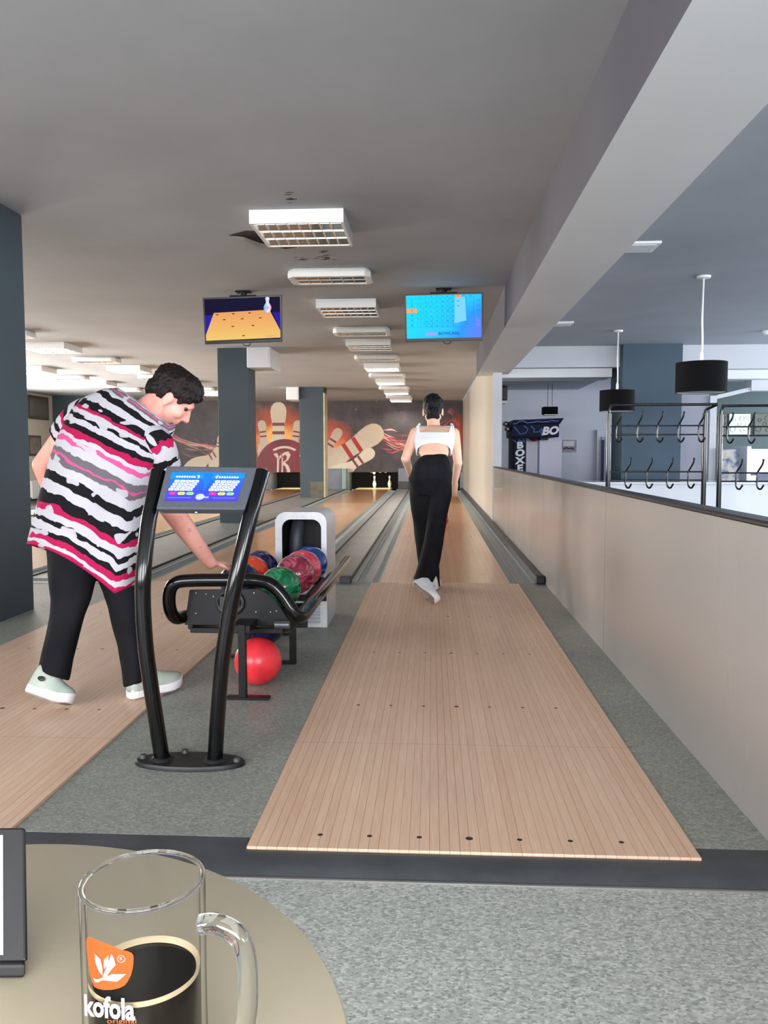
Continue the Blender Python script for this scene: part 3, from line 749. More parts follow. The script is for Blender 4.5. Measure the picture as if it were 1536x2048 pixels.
scr_text(f2, [('EURO', .33, .905, .10)], 'screen_title', emis('screen_rose', (214,120,200), 1.), 3, s2, A2, .02)
scr_text(f2, [('BOWLING', .565, .895, .10)], 'screen_title', emis('screen_deep_blue', (16,92,176), 1.), 3, s2, A2, .02)
# ------------------------------------------------------------------ score console
M_gloss = mat('black_gloss_tube', (6,6,7), .13, spec=.42)
M_plate = mottled('scuffed_black_plate', (14,15,16), (30,31,33), 20., .45)
con = thing('score_console', 'black score keypad console on two curved posts beside the approach', 'console', (-.825, 2.715, 0))
bp = MB(); bp.loft([[V((-.825+.19*a*math.cos(2*PI*k/40), 2.715+.075*a*math.sin(2*PI*k/40), z)) for k in range(40)] for a, z in ((1,-.007),(1,.004),(.97,.009))])
bpo = bp.build('base_plate', M_plate, con, 40)
for x, y in ((-.99,2.72),(-.66,2.705),(-.86,2.775)):
    MB().lathe([(.013,.007),(.013,.016),(.009,.022),(.002,.023)], (x, y, 0), 12).build('bolt', M_darkrail, bpo, 40)
PLp = [((325,1522),2.715),((312,1440),2.705),((300,1360),2.695),((291,1290),2.688),((286,1210),2.685),((287,1145),2.69),((296,1053),2.73),((306,1000),2.765),((317,942),2.81)]
PRp = [((430,1522),2.715),((434,1450),2.705),((440,1369),2.695),((446,1310),2.688),((457,1237),2.685),((475,1145),2.69),((499,1040),2.73),((512,990),2.765),((525,944),2.81)]
for P in (PLp, PRp):
    pts = [W(*q, y) for q, y in P]; pts[0].z = .0
    po = MB().tube(pts, .0262, 20, sub=5).build('post', M_gloss, con, 60)
    MB().lathe([(.04,.008),(.036,.014),(.028,.018)], (pts[0].x, pts[0].y, 0), 20, False).build('weld_collar', M_plate, po, 40)
M_cons = mottled('grey_console_casing', (70,74,82), (78,82,90), 60., .42, 300.)
KP = [W(333,931,2.80), W(517,934,2.80), W(489,1019,2.70), W(311,1018,2.70)]
fk = quad_fn(KP)
cas = MB().hexa([fk(.03,.97,-.034)+V((0,.012,-.004)), fk(.97,.97,-.034)+V((0,.012,-.004)), fk(.98,.02,-.045), fk(.02,.02,-.045)], [fk(0,1), fk(1,1), fk(1,0), fk(0,0)]).build('casing', M_cons, con, 0, .006, 3)
e = fk(.45, 1., -.02); MB().ell(e+V((0,-.006,0)), .006).build('screw', mat('steel', (190,190,190), .3, 1.), cas, 60)
mpan = mat('blue_keypad_print', (40,60,180), .3, coat=.3, emit=(30,60,170), es=.0); t = NT(mpan); gx = t.n('SeparateXYZ'); t.set(gx.inputs[0], t.coord('Generated'))
t.color(t.ramp(gx.outputs[2], [(0,(62,48,160)),(.35,(40,62,190)),(.75,(24,88,200)),(.8,(10,120,220)),(1,(6,104,206))]))
PU = lambda u: .078+.806*u
PV = lambda v: .15+.67*v
KZ = .0012
panel = MB().prism([(0,0),(1,0),(1,1),(0,1)], lambda u, v, d: fk(PU(u), PV(v), d), 0., KZ).build('keypad_panel', mpan, cas, 0)
def kp(poly, name, m, parent=None, z0=KZ, z1=KZ+.0008, bev=0.):
    return MB().prism(poly, lambda u, v, d: fk(PU(u), PV(v), d), z0, z1).build(name, m, parent or cas, 0, bev)
M_key = mat('white_key', (186,192,202), .35); M_kp = mat('pink_key', (226,36,120), .35); M_ky = mat('yellow_key', (240,228,60), .35); M_kg = mat('green_key', (140,214,120), .35)
M_leg = mat('key_legend', (96,104,130), .5)
M_wprint = mat('white_print', (196,206,214), .5)
colsk = [(.052,.123),(.131,.202),(.208,.28),(.285,.386)]
rowsk = [(.28,.368),(.385,.465),(.48,.555),(.568,.652)]
leg = MB()
def rk(a, b, c, d, r=.12):
    w, h = b-a, d-c; return [(a+w*r*.5,c),(b-w*r*.5,c),(b,c+h*r*2),(b,d-h*r*2),(b-w*r*.5,d),(a+w*r*.5,d),(a,d-h*r*2),(a,c+h*r*2)]
for g in (0., .553):
    for j, (c, d) in enumerate(rowsk):
        for i, (a, b_) in enumerate(colsk):
            sh = -.018*j+.0
            kp(rk(a+g+sh+.018, b_+g+sh+.018, c, d), 'key', M_key)
            m_ = (c+d)/2; ux = (a+b_)/2+g+sh+.018; lw = .012 if i < 3 else .03
            leg.prism([(ux-lw,m_-.008),(ux+lw,m_-.008),(ux+lw,m_+.012),(ux-lw,m_+.012)], lambda u, v, d_: fk(PU(u), PV(v), d_), KZ+.0009, KZ+.0011)
    for (a, b_), mm in zip(((.035,.142),(.154,.262),(.274,.382)), (M_kp, M_ky, M_kg)): 
        kp(rk(a+g, b_+g, .70, .79, .3), 'key', mm)
        leg.prism([(a+g+.03,.735),(b_+g-.03,.735),(b_+g-.03,.755),(a+g+.03,.755)], lambda u, v, d_: fk(PU(u), PV(v), d_), KZ+.0009, KZ+.0011)
leg.build('key_legend', M_leg, cas, 0)
ar = MB()
fpan = lambda u, v, d_: fk(PU(u), PV(v), d_)
for k in range(8):
    a = .067+k*.034; ar.prism([(a,.17),(a+.034,.125),(a+.030,.17),(a+.034,.215)], fpan, KZ+.0002, KZ+.0006)
    a = .66+k*.034; ar.prism([(a+.034,.17),(a,.125),(a+.004,.17),(a,.215)], fpan, KZ+.0002, KZ+.0006)
ar.build('arrow_print', M_wprint, cas, 0)
rn = MB()
for s, u0 in ((1,.365),(-1,.648)):
    g = lambda x: u0+s*x
    rn.prism([(g(0),.10),(g(.03),.12),(g(.018),.15),(g(.04),.16),(g(.028),.2),(g(.0),.24),(g(.016),.2),(g(.004),.17)], fpan, KZ+.0002, KZ+.0006)
rn.build('bowler_print', M_wprint, cas, 0)
kp([(.44,.03),(.585,.04),(.50,.7)], 'wedge_print', mat('deep_blue_print', (10,96,206), .4), None, KZ+.0001, KZ+.0003)
kp([(.04,.885),(.355,.885),(.355,.893),(.04,.893)], 'line_print', mat('pale_line', (130,150,230), .5)); kp([(.655,.885),(.965,.885),(.965,.893),(.655,.893)], 'line_print', mat('pale_line2', (130,150,230), .5))
kp([(.475+.06*math.cos(a), .855+.105*math.sin(a)) for a in [2*PI*i/24 for i in range(24)]], 'globe_print', mottled('globe_print', (90,120,210), (200,215,240), 9., .4), None, KZ+.0002, KZ+.0004)
vs, fs = text('BOWLING', 1., .02); tb = MB(); tb.add([fk(PU(.515+x*.036), PV(.875-y*.075), KZ+.001) for x, y in vs], fs); tb.build('console_lettering', M_wprint, cas, 0, fixn=False)
# ------------------------------------------------------------------ ball return hood
hood = thing('ball_return_hood', 'silvery white ball return hood with dark arched mouth behind the balls', 'ball return', (-.79, 5.1, -.007))
M_hood = mottled('silver_white_plastic', (206,210,216), (222,225,230), 30., .3)
hx, w_, zt = -.795, .315, .70
fr = lambda u, v, d: V((u, d, v))
sh = MB()
NN = 8
outer = rrect(w_, zt+.1, .065, NN, hx, (zt-.1)/2); inner = rrect(w_-.075, .40, .055, NN, hx+.004, zt-.045-.2)
outer = [(u, max(v, -.0068)) for u, v in outer]
sh.ring_prism(outer, inner, fr, 4.955, 4.99)
n = len(outer); vs = [fr(*p, 4.985) for p in outer]+[fr(hx+(u-hx)*1.0, v, 5.40) for u, v in outer]
sh.add(vs, [(i, (i+1) % n, n+(i+1) % n, n+i) for i in range(n)]+[tuple(range(n, 2*n))])
sh.build('shell', M_hood, hood, 40, .008, 3)
dk = MB(); vs = [fr(*p, 4.965) for p in inner]+[fr(hx+(u-hx)*.9, v, 5.3) for u, v in inner]; n = len(inner)
dk.add(vs, [(i, (i+1) % n, n+(i+1) % n, n+i) for i in range(n)]+[tuple(range(n, 2*n))]); dk.build('mouth', mat('dark_mouth', (12,12,14), .5), hood, 40)
fl = MB(); fl.tube([(hx-.04,5.12,.62),(hx-.045,5.08,.55),(hx-.05,5.07,.45),(hx-.05,5.08,.34)], .045, 12, sub=4); fl.build('rubber_chute', mat('dark_grey_rubber', (52,56,66), .5), hood, 60)
lv = MB()
for k in range(9): lv.box(hx-.0, hx+.115, 4.945, 4.957, .02+k*.021, .034+k*.021)
lv.build('vent_grille', mat('grille_grey', (176,180,186), .4), hood, 0, .002)
# ------------------------------------------------------------------ ball rack
rack = thing('ball_rack', 'black tubular ball rack in front of the silvery hood', 'ball rack', (-.85, 4.0, -.007))
M_steel = mottled('black_rack_steel', (10,10,12), (18,18,21), 12., .42, spec=.3)
YF = 3.62
fp = [W(379,1180,YF), W(520,1178,YF), W(548,1197,YF), W(577,1240,YF), W(568,1252,YF), W(369,1250,YF)]
MB().prism([(p.x, p.z) for p in fp], fr, YF, YF+.012).build('front_panel', M_steel, rack, 0, .002)
sc_ = MB()
for q in ((392,1186),(412,1188),(427,1193),(392,1227),(508,1186),(541,1224),(553,1222),(512,1224)): p = W(*q, YF); sc_.ell(p, (.005,.004,.005), n=8, m=6)
sc_.build('screws', mat('rack_screw', (150,150,150), .3, .8), rack, 60)
p = W(460,1206,YF-.01); g = MB(); g.tube([p+V((.055*math.cos(a), 0, .05*math.sin(a))) for a in [2*PI*k/20 for k in range(20)]], .009, 8, closed=True); g.lathe([(.02,-.01),(.02,.012)], (0,0,0), 10)
g2 = MB(); g2.tube([p+V((.058*math.cos(a), 0, .052*math.sin(a))) for a in [2*PI*k/20 for k in range(20)]], .009, 8, closed=True); g2.box(p.x-.045, p.x+.045, p.y-.008, p.y+.008, p.z-.035, p.z+.03)
g2.build('blower_outlet', M_plate, rack, 40)
bb = MB(); a, b_ = W(384,1253,YF), W(568,1265,YF); bb.box(a.x, b_.x, YF-.03, YF+.05, b_.z, a.z); bb.build('lower_bar', M_steel, rack, 0, .003)
for q in ((484,1252),(566,1249)):
    c = W(*q, YF-.03); MB().tube([c+V((-.035,-.005,0)), c+V((.03,-.005,0))], .018, 14).build('roller', mat('roller_grey', (90,92,96), .35, .6), rack, 50)
lp = [((372,1232),3.66),((352,1236),3.58),((340,1218),3.53),((339,1186),3.51),((350,1167),3.5),((378,1161),3.5),((450,1160),3.5),((515,1161),3.5),((545,1171),3.5),((568,1196),3.5),((588,1226),3.5),((600,1233),3.52),((611,1226),3.6)]
loop = [W(*q, y) for q, y in lp]+[V((-.548,3.85,.366)), V((-.547,4.4,.366)), V((-.546,5.28,.366))]
MB().tube(loop, .0285, 18, sub=6).build('guard_rail', M_gloss, rack, 60)
x0 = W(372,1232,3.66); MB().tube([x0, V((-1.08,3.78,x0.z)), V((-1.08,4.1,x0.z))], .026, 16, sub=4).build('guard_rail', M_gloss, rack, 60)
for xx, zz_, y0_ in ((-1.09,.272,3.63),(-.945,.272,3.63),(-.89,.293,3.63),(-.812,.296,4.33),(-.66,.296,4.33),(-.61,.325,3.75)):
    MB().tube([(xx,y0_,zz_), (xx,4.93,zz_)], .013, 10).build('ball_track', M_steel, rack, 60)
MB().box(-.872,-.63,3.64,4.34,.248,.2555).build('front_tray', M_steel, rack, 0)
for yy in (3.9,4.62): MB().box(-1.1,-.6,yy,yy+.03,.215,.246).build('cross_bar', M_steel, rack, 0)
for (lx, ly, zt_, f0, f1_) in ((-.815,3.47,.32,-.885,-.70),(-.70,4.08,.29,-.80,-.685),(-.96,4.2,.29,-1.05,-.93),(-.9,4.75,.29,-1.0,-.8)):
    L = MB(); L.box(lx-.016, lx+.016, ly-.016, ly+.016, 0, zt_); o = L.build('leg', M_steel, rack, 0, .002)
    MB().box(f0, f1_, ly-.022, ly+.022, -.007, .004).build('foot', M_steel, o, 0)
MB().box(-.86,-.78,3.46,3.64,.285,.315).build('bracket', M_steel, rack, 0)
# ------------------------------------------------------------------ balls
def ball(loc, m, label, decal=None, r=.1085):
    t = thing('bowling_ball', label, 'bowling ball', loc, 'bowling balls')
    MB().ell(loc, r, n=40, m=24).build('ball_body', m, t, 60)
    if decal: decal(t)
    return t
BZ = .405
ball((-.781,4.18,.3645), marble('green_marbled_ball', (4,72,42), (12,104,62), (40,150,100)), 'green marbled bowling ball at the front of the rack')
ball((-.739,4.40,.400), marble('maroon_marbled_ball', (92,20,40), (136,38,62), (176,90,110)), 'maroon marbled bowling ball just behind the green one')
ball((-.734,4.62,.400), marble('pink_ball', (186,44,72), (206,66,90), (222,104,120)), 'pinkish red bowling ball between the maroon and the blue one')
ball((-.7275,4.84,.401), mat('blue_ball', (26,62,130), .12, coat=.6), 'blue bowling ball nearest the hood mouth')
ball((-1.02,4.82,.373), marble('purple_ball', (16,10,36), (34,24,70), (76,70,130)), 'dark purple bowling ball at the back left of the rack')
ball((-1.02,4.56,.373), mat('orange_red_ball', (226,72,44), .15, coat=.6), 'orange-red bowling ball between the two dark ones')
ball((-1.02,4.30,.373), marble('navy_ball', (14,16,38), (24,28,60), (50,54,96)), 'navy bowling ball under the reaching hand')
def chips(t):
    b = MB(); R = random.Random(5)
    for k in range(14):
        a = R.uniform(.1,.75); z = R.uniform(-.02,.028); d = V((math.sin(a)*1, -math.cos(a), z/.1085)).normalized()
        b.ell(ORG[t.name]+d*.1083, (R.uniform(.004,.012),R.uniform(.004,.009),R.uniform(.003,.006)), n=8, m=6)
    b.build('ball_logo', mat('lime_print', (176,196,40), .3), t, 60)
ball((-.925,4.50,.1015), marble('violet_black_ball', (10,8,22), (26,20,56), (46,40,90)), 'dark violet ball with lime mark on the floor under the rack', chips)
ball((-.797,3.70,.1015), mottled('coral_red_ball', (226,44,56), (238,66,74), 14., .3), 'coral red bowling ball on the floor in front of the rack')
ball((.137,11.9,.1095), mat('scarlet_ball', (206,26,34), .15, coat=.6), 'red bowling ball rolling down the lane beside the bowler')
# ------------------------------------------------------------------ table with mug and card stand
TZ = .60
tb = thing('round_table', 'round beige table in the near left corner', 'table', (-.425,.536,-.03))
M_tab = mottled('olive_beige_laminate', (204,190,160), (212,198,170), 3., .4, 120.)
MB().lathe([(.366,TZ-.026),(.369,TZ-.022),(.369,TZ-.002),(.367,TZ)], (-.425,.536,0), 96).build('table_top', M_tab, tb, 50)
MB().lathe([(.3695,TZ-.022),(.3705,TZ-.02),(.3705,TZ-.006),(.3695,TZ-.004)], (-.425,.536,0), 96, False).build('edge_band', mat('pale_edge_band', (196,186,160), .5), tb, 50)
MB().lathe([(.04,-.01),(.035,.05),(.035,TZ-.03)], (-.425,.536,0), 24).build('column', M_black, tb, 50)
MB().lathe([(.24,-.03),(.24,-.022),(.1,-.01),(.04,.0)], (-.425,.536,0), 40).build('foot', M_black, tb, 50)
# mug
MC = V((-.2055,.5585,0)); RO = .0438; ZR = .747
mug = thing('beer_mug', 'clear glass mug with orange badge holding a dark drink on the beige table', 'mug', (MC.x, MC.y, TZ))
M_glass = mat('clear_glass', (250,252,252), .0, trans=1., ior=1.47)
M_thin = bpy.data.materials.new('mug_wall_glass'); M_thin.use_nodes = True; nt = M_thin.node_tree; nt.nodes.clear()
out = nt.nodes.new('ShaderNodeOutputMaterial'); lw = nt.nodes.new('ShaderNodeLayerWeight'); lw.inputs['Blend'].default_value = .5
rp = nt.nodes.new('ShaderNodeValToRGB'); rp.color_ramp.elements[0].color = (.992,.994,.992,1); rp.color_ramp.elements[1].color = (.42,.43,.43,1); rp.color_ramp.elements[0].position = .74; rp.color_ramp.elements[1].position = .97
tr = nt.nodes.new('ShaderNodeBsdfTransparent'); gl_ = nt.nodes.new('ShaderNodeBsdfGlossy'); gl_.inputs['Roughness'].default_value = .02
fr_ = nt.nodes.new('ShaderNodeValToRGB'); fr_.color_ramp.elements[0].color = (.012,)*3+(1,); fr_.color_ramp.elements[1].color = (.28,)*3+(1,); fr_.color_ramp.elements[0].position = .6; nt.links.new(lw.outputs['Facing'], fr_.inputs[0]); mx_ = nt.nodes.new('ShaderNodeMixShader')
for a_, b_ in ((lw.outputs['Facing'], rp.inputs[0]), (rp.outputs[0], tr.inputs[0]), (fr_.outputs[0], mx_.inputs[0]), (tr.outputs[0], mx_.inputs[1]), (gl_.outputs[0], mx_.inputs[2]), (mx_.outputs[0], out.inputs[0])): nt.links.new(a_, b_)
zb = TZ+.0005
g = MB()
prof_o = [(.030,zb),(.038,zb+.001),(.0425,zb+.006),(.0435,zb+.02),(.0432,zb+.07),(RO-.0003,ZR-.004),(RO-.0008,ZR-.001),(RO-.0020,ZR)]
prof_i = [(RO-.0034,ZR-.001),(RO-.0040,ZR-.005),(.0392,zb+.07),(.0390,zb+.03),(.037,zb+.016),(.028,zb+.012)]
g.lathe(prof_o+prof_i, (MC.x, MC.y, 0), 72)
# close bottom disc faces come from the caps; join them to a solid wall
g.build('glass', M_thin, mug, 40)
rm = MB(); rm.tube([(MC.x+(RO-.002)*math.cos(2*PI*k/72), MC.y+(RO-.002)*math.sin(2*PI*k/72), ZR) for k in range(72)], .0019, 10, closed=True); rm.build('rim', M_glass, mug, 60)
ha = math.radians(-4)
hd = V((math.cos(ha), math.sin(ha), 0))
def H(r, z): return MC + hd*r + V((0,0,z))
hp_ = [H(.0425,ZR-.030), H(.053,ZR-.0285), H(.067,ZR-.034), H(.0745,ZR-.048), H(.0765,ZR-.075), H(.0745,ZR-.100), H(.067,ZR-.118), H(.055,ZR-.124), H(.0425,ZR-.124)]
MB().tube(hp_, .0072, 18, sub=5).build('handle', M_glass, mug, 60)
ZL = TZ+.078
MB().lathe([(.027,zb+.0125),(.036,zb+.0165),(.0388,zb+.03),(.0391,ZL-.002),(.0388,ZL)], (MC.x, MC.y, 0), 64).build('drink', mat('dark_cola', (8,4,3), .06, spec=.25), mug, 40)
fo = MB(); fo.lathe([(.0388,ZL+.0002),(.0388,ZL+.0042),(.0380,ZL+.0036),(.0368,ZL+.0014),(.036,ZL+.0003)], (MC.x, MC.y, 0), 64, False)
fo.build('foam_ring', mat('tan_foam', (172,154,124), .5), mug, 60)
def on_mug(a_deg, z, d=.0004): a = math.radians(a_deg); r = RO-.0003+d; return MC+V((r*math.cos(a), r*math.sin(a), z))
view = math.degrees(math.atan2(-MC.y, -MC.x)) # direction from the mug to the viewer
# badge coordinates: u in 'zoom' px of the survey -> angle, v -> height
def mang(px): 
    s = max(-.985, min(.985, (px-286.5)/121.5)); return view + math.degrees(math.asin(s))
def mz(px, py): # height on the near wall
    a = math.radians(mang(px)); x, y = MC.x+RO*math.cos(a), MC.y+RO*math.sin(a)
    return W(px, py, y).z
def mug_poly(polys, name, m, d, cuts=3, parent=None):
    bm = bmesh.new()
    for P in polys:
        vs = [bm.verts.new((x, y, 0)) for x, y in P]; bm.faces.new(vs)
    bmesh.ops.triangulate(bm, faces=bm.faces)
    for _ in range(cuts): bmesh.ops.subdivide_edges(bm, edges=[e for e in bm.edges if e.calc_length() > 5], cuts=1); bmesh.ops.triangulate(bm, faces=bm.faces)
    b = MB(); bm.verts.ensure_lookup_table()
    b.add([on_mug(mang(v.co.x), mz(v.co.x, v.co.y), d) for v in bm.verts], [[v.index for v in f.verts] for f in bm.faces]); bm.free()
    return b.build(name, m, parent or mug, 60, fixn=False)
zp = lambda L: [(140+a*.10417, 1840+b*.10417) for a, b in L]
M_or = mat('orange_badge', (150,70,14), .45); M_mw = mat('white_glass_print', (156,154,157), .4)
badge = mug_poly([zp([(425,335),(470,325),(560,365),(700,425),(870,500),(1020,570),(1130,600),(1190,630),(1215,680),(1220,740),(1205,900),(1170,1050),(1110,1180),(1050,1260),(960,1310),(840,1340),(700,1345),(590,1320),(525,1280),(495,1200),(460,1050),(430,850),(410,600),(405,420)])], 'badge', M_or, .0004, 4)
mug_poly([zp(p) for p in ([(565,640),(660,745),(690,900),(690,1050),(640,1010),(600,900),(568,800)], [(720,760),(800,675),(795,820),(720,935),(712,860)], [(850,640),(890,720),(918,855),(830,960),(760,1075),(700,1105),(690,1070),(740,960),(800,880),(830,830)],
   [(760,1075),(850,1030),(1090,1025),(1010,1110),(930,1175),(800,1165),(690,1145),(690,1105)], [(525,1110),(600,1130),(690,1100),(720,1140),(650,1165),(600,1195),(550,1180)])], 'flower_mark', M_mw, .0008, 3)
ci = [(1012+68*math.cos(2*PI*k/20), 738+72*math.sin(2*PI*k/20)) for k in range(20)]; cj = [(1012+56*math.cos(2*PI*k/20), 738+60*math.sin(2*PI*k/20)) for k in range(20)]
mug_poly([zp([ci[k], ci[(k+1) % 20], cj[(k+1) % 20], cj[k]]) for k in range(20)], 'registered_mark', M_mw, .0008, 0)
def mug_text(s, px, py, hgt, wid, m, name, bold, d=.0006, slant=0):
    vs, fs = text(s, 1., bold); b = MB()
    x0 = min(v[0] for v in vs); x1 = max(v[0] for v in vs)
    P = []
    for x, y in vs:
        u = px+(x-(x0+x1)/2)/(x1-x0)*wid; v = py-y*hgt+slant*(u-px); P.append(on_mug(mang(u), mz(u, v), d))
    b.add(P, fs); return b.build(name, m, mug, 0, fixn=False)
mug_text('R', 245.5, 1917, 9, 5, M_mw, 'registered_mark', .01, .0008)
mug_text('kofola', 221, 2017, 58, 92, M_mw, 'mug_lettering', .035, .0006, .11)
mug_text('original', 243, 2042, 14, 52, mat('amber_print', (140,80,40), .4), 'mug_lettering', .01, .0006, .0)
# card stand
cs = thing('card_stand', 'black card stand holding a white sheet at the left edge of the beige table', 'menu', (-.44,.74,TZ))
M_leather = mottled('black_leatherette', (18,17,18), (26,25,26), 30., .5, 200.)
CB = G(52,1922,TZ+.012); CT_y = CB.y+.06
tr_ = W(48,1655,CT_y); 
right_b = CB; right_t = tr_
wv = V((-.155,-.012,0))
FP = [right_t+wv, right_t, right_b, right_b+wv]
fq = quad_fn(FP)
MB().hexa([fq(0,1,-.006), fq(1,1,-.006), fq(1,0,-.006), fq(0,0,-.006)], [fq(0,1), fq(1,1), fq(1,0), fq(0,0)]).build('frame_board', M_leather, cs, 0, .002)
MB().hexa([fq(.06,.955,.0), fq(.875,.955,.0), fq(.875,.06,.0), fq(.06,.06,.0)], [fq(.06,.955,.0006), fq(.875,.955,.0006), fq(.875,.06,.0006), fq(.06,.06,.0006)]).build('sheet', mat('white_paper', (226,222,216), .6), cs, 0)
bq = G(50,1958,TZ); y1_ = CB.y+.012; xr_ = W(49,1900,y1_).x
MB().hexa([V((bq.x-.16,bq.y-.012,TZ)), V((bq.x,bq.y,TZ)), V((xr_,y1_,TZ)), V((xr_-.16,y1_-.012,TZ))], [V((bq.x-.16,bq.y-.010,TZ+.012)), V((bq.x,bq.y+.002,TZ+.012)), V((xr_,y1_,TZ+.012)), V((xr_-.16,y1_-.012,TZ+.012))]).build('stand_foot', M_leather, cs, 0, .003)
MB().hexa([fq(.1,.93,-.007), fq(.7,.93,-.007), fq(.7,.93,-.007)+V((-.03,.055,-.01)), fq(.1,.93,-.007)+V((-.03,.055,-.01))], [fq(.1,.2,-.007), fq(.7,.2,-.007), fq(.7,.25,-.012), fq(.1,.25,-.012)]).build('back_strut', M_leather, cs, 0)
# ------------------------------------------------------------------ right room things
M_shade = mottled('charcoal_lamp_shade', (9,9,11), (13,13,15), 3., .85, spec=.15)
M_inner = mat('white_shade_lining', (225,225,222), .6)
M_wmetal = mat('white_metal', (236,236,236), .35)
def pendant(x, y, label):
    t = thing('drum_pendant', label, 'pendant lamp', (x, y, CEIL), 'drum pendant lamps'); zt = 1.87; zb_ = 1.60
    s = MB(); s.lathe([(.222,zb_),(.222,zt)], (x, y, 0), 40, False); s.lathe([(.216,zb_),(.216,zt)], (x, y, 0), 40, False)
    s.lathe([(.222,zt),(.02,zt+.002)], (x, y, 0), 40, False)
    s.build('lamp_shade', M_shade, t, 40, fixn=False)
    MB().lathe([(.2145,zb_+.004),(.2145,zt-.006),(.01,zt-.004)], (x, y, 0), 40, False).build('lining', M_inner, t, 40, fixn=False)
    MB().lathe([(.205,zb_+.01),(.205,zb_+.014)], (x, y, 0), 40).build('diffuser', M_inner, t, 40)
    MB().tube([(x,y,zt), (x+.004,y,zt+.2), (x-.003,y,zt+.4), (x,y,CEIL-.02)], .009, 8, sub=4).build('cord', mat('clear_white_cord', (225,228,230), .3), t, 60)
    MB().lathe([(.016,zt),(.016,zt+.08),(.008,zt+.1)], (x, y, 0), 16).build('cord_grip', M_wmetal, t, 50)
    MB().lathe([(.062,CEIL),(.058,CEIL-.018),(.02,CEIL-.026)], (x, y, 0), 24).build('canopy', M_wmetal, t, 50)
    return t
P0 = pendant(2.435, 7.70, 'large black drum pendant in front, at the right edge')
pb = dup(P0, (2.405, 10.98, CEIL), 'smaller-looking black drum pendant hanging farther back above the coat rack')
sp = thing('square_pendant', 'small black square pendant above the boxing machine', 'pendant lamp', (2.22, 14.6, 2.27))
c = W(1100,821,14.6)
MB().box(c.x-.13, c.x+.12, 14.48, 14.72, W(1100,829,14.6).z, W(1100,814,14.6).z).build('lamp_shade', M_shade, sp, 0, .008)
MB().box(c.x-.11, c.x+.1, 14.5, 14.7, W(1100,831,14.6).z, W(1100,829,14.6).z).build('diffuser', M_inner, sp, 0)
for dx in (-.04, .035): MB().tube([(c.x+dx,14.6,c.z+.05), (c.x+dx,14.6,2.27)], .004, 6).build('cord', M_black, sp, 60)
for i, (px, py, w) in enumerate(((1291,491,.29),(1132,646,.27))):
    p = G(px, py, CEIL)
    t = thing('ceiling_vent', ['square white ceiling vent beside the beam, in front','square white ceiling vent beside the beam, farther back'][i], 'vent', (p.x, p.y, CEIL), 'square ceiling vents')
    MB().box(p.x-w/2-.06, p.x+w/2-.06, p.y-w/2, p.y+w/2, CEIL-.02, CEIL).build('frame', M_wmetal, t, 0, .005)
    MB().box(p.x-w/2-.03, p.x+w/2-.09, p.y-w/2+.03, p.y+w/2-.03, CEIL-.026, CEIL-.02).build('grille', M_beam, t, 0, .003)
p = G(1532,662,CEIL); t = thing('smoke_detector', 'small white smoke detector on the ceiling at the right edge', 'detector', (p.x, p.y, CEIL))
MB().lathe([(.06,CEIL),(.055,CEIL-.03),(.03,CEIL-.045)], (p.x, p.y, 0), 24).build('casing', M_wmetal, t, 50)
# coat racks
M_chrome = mat('dark_chrome', (12,12,14), .2, 0., .6)
def coat_rack(label, xl, xr, y, zt, upper, lower):
    t = thing('coat_rack', label, 'coat rack', ((xl+xr)/2, y, -.03), 'coat racks')
    for x in (xl, xr): MB().tube([(x,y,-.01),(x,y,zt-.10)], .029, 16).build('post', M_chrome, t, 60)
    MB().tube([(xl,y,zt-.1),(xl+.005,y,zt-.05),(xl+.03,y-.01,zt-.012),(xl+.1,y-.02,zt),(xr-.02,y-.06,zt),(xr+.10,y-.09,zt-.0),(xr+.08,y-.05,zt-.02),(xr+.01,y,zt-.06),(xr,y,zt-.1)], .016, 12, sub=5).build('top_rail', M_chrome, t, 60)
    for z in (zt-.245, zt-.35, zt-.79, zt-.89): MB().tube([(xl,y,z),(xr,y,z)], .009, 10).build('cross_rail', M_chrome, t, 60)
    for x in (xl, xr): MB().tube([(x,y-.3,-.018),(x,y+.3,-.018)], .018, 12).build('foot', M_chrome, t, 60)
    for xs_, z0 in ((upper, zt-.30), (lower, zt-.845)):
        for x in xs_:
            h = MB(); h.tube([(x+.05,y-.06,z0+.205),(x+.04,y-.05,z0+.15),(x+.008,y-.012,z0+.07),(x,y-.012,z0+.02),(x,y-.012,z0-.08),(x+.012,y-.02,z0-.125),(x+.035,y-.04,z0-.135),(x+.055,y-.06,z0-.095)], .011, 10, sub=4)
            h.ell((x+.05,y-.06,z0+.208), .014, n=10, m=8); h.ell((x+.056,y-.061,z0-.093), .012, n=10, m=8); h.build('hook', M_chrome, t, 60)
    return t
YR = 10.0
xl, xr = W(1217,900,YR).x, W(1409,900,YR).x
zt = W(1300,810,YR).z
ux = [W(q,850,YR).x for q in (1232,1274,1314,1356,1397)]; lx_ = [W(q,980,YR).x for q in (1250,1292,1333,1375)]
coat_rack('dark chrome coat rack with empty hooks, the left one, seen whole', xl, xr, YR, zt, ux, lx_)
ux = [W(q,850,YR).x for q in (1455,1498,1540)]; lx_ = [W(q,980,YR).x for q in (1472,1514)]
xl2 = W(1441,900,YR).x
coat_rack('dark chrome coat rack cut off by the right edge', xl2, xl2+1.16, YR+.02, zt-.015, ux, lx_)
# white counter
ct = thing('bar_counter', 'long glossy white counter behind the coat racks', 'counter', (4., 12.0, -.03))
M_gwhite = mat('glossy_white', (240,243,250), .1, coat=.4)
cz = .66
MB().box(1.3, 8.2, 11.52, 12.1, .13, cz-.03).build('front', M_gwhite, ct, 0)
MB().box(1.27, 8.25, 11.48, 12.15, cz-.03, cz).build('worktop', M_gwhite, ct, 0, .004)
MB().box(1.35, 8.2, 11.6, 12.0, -.03, .13).build('plinth', M_darkrail, ct, 0)
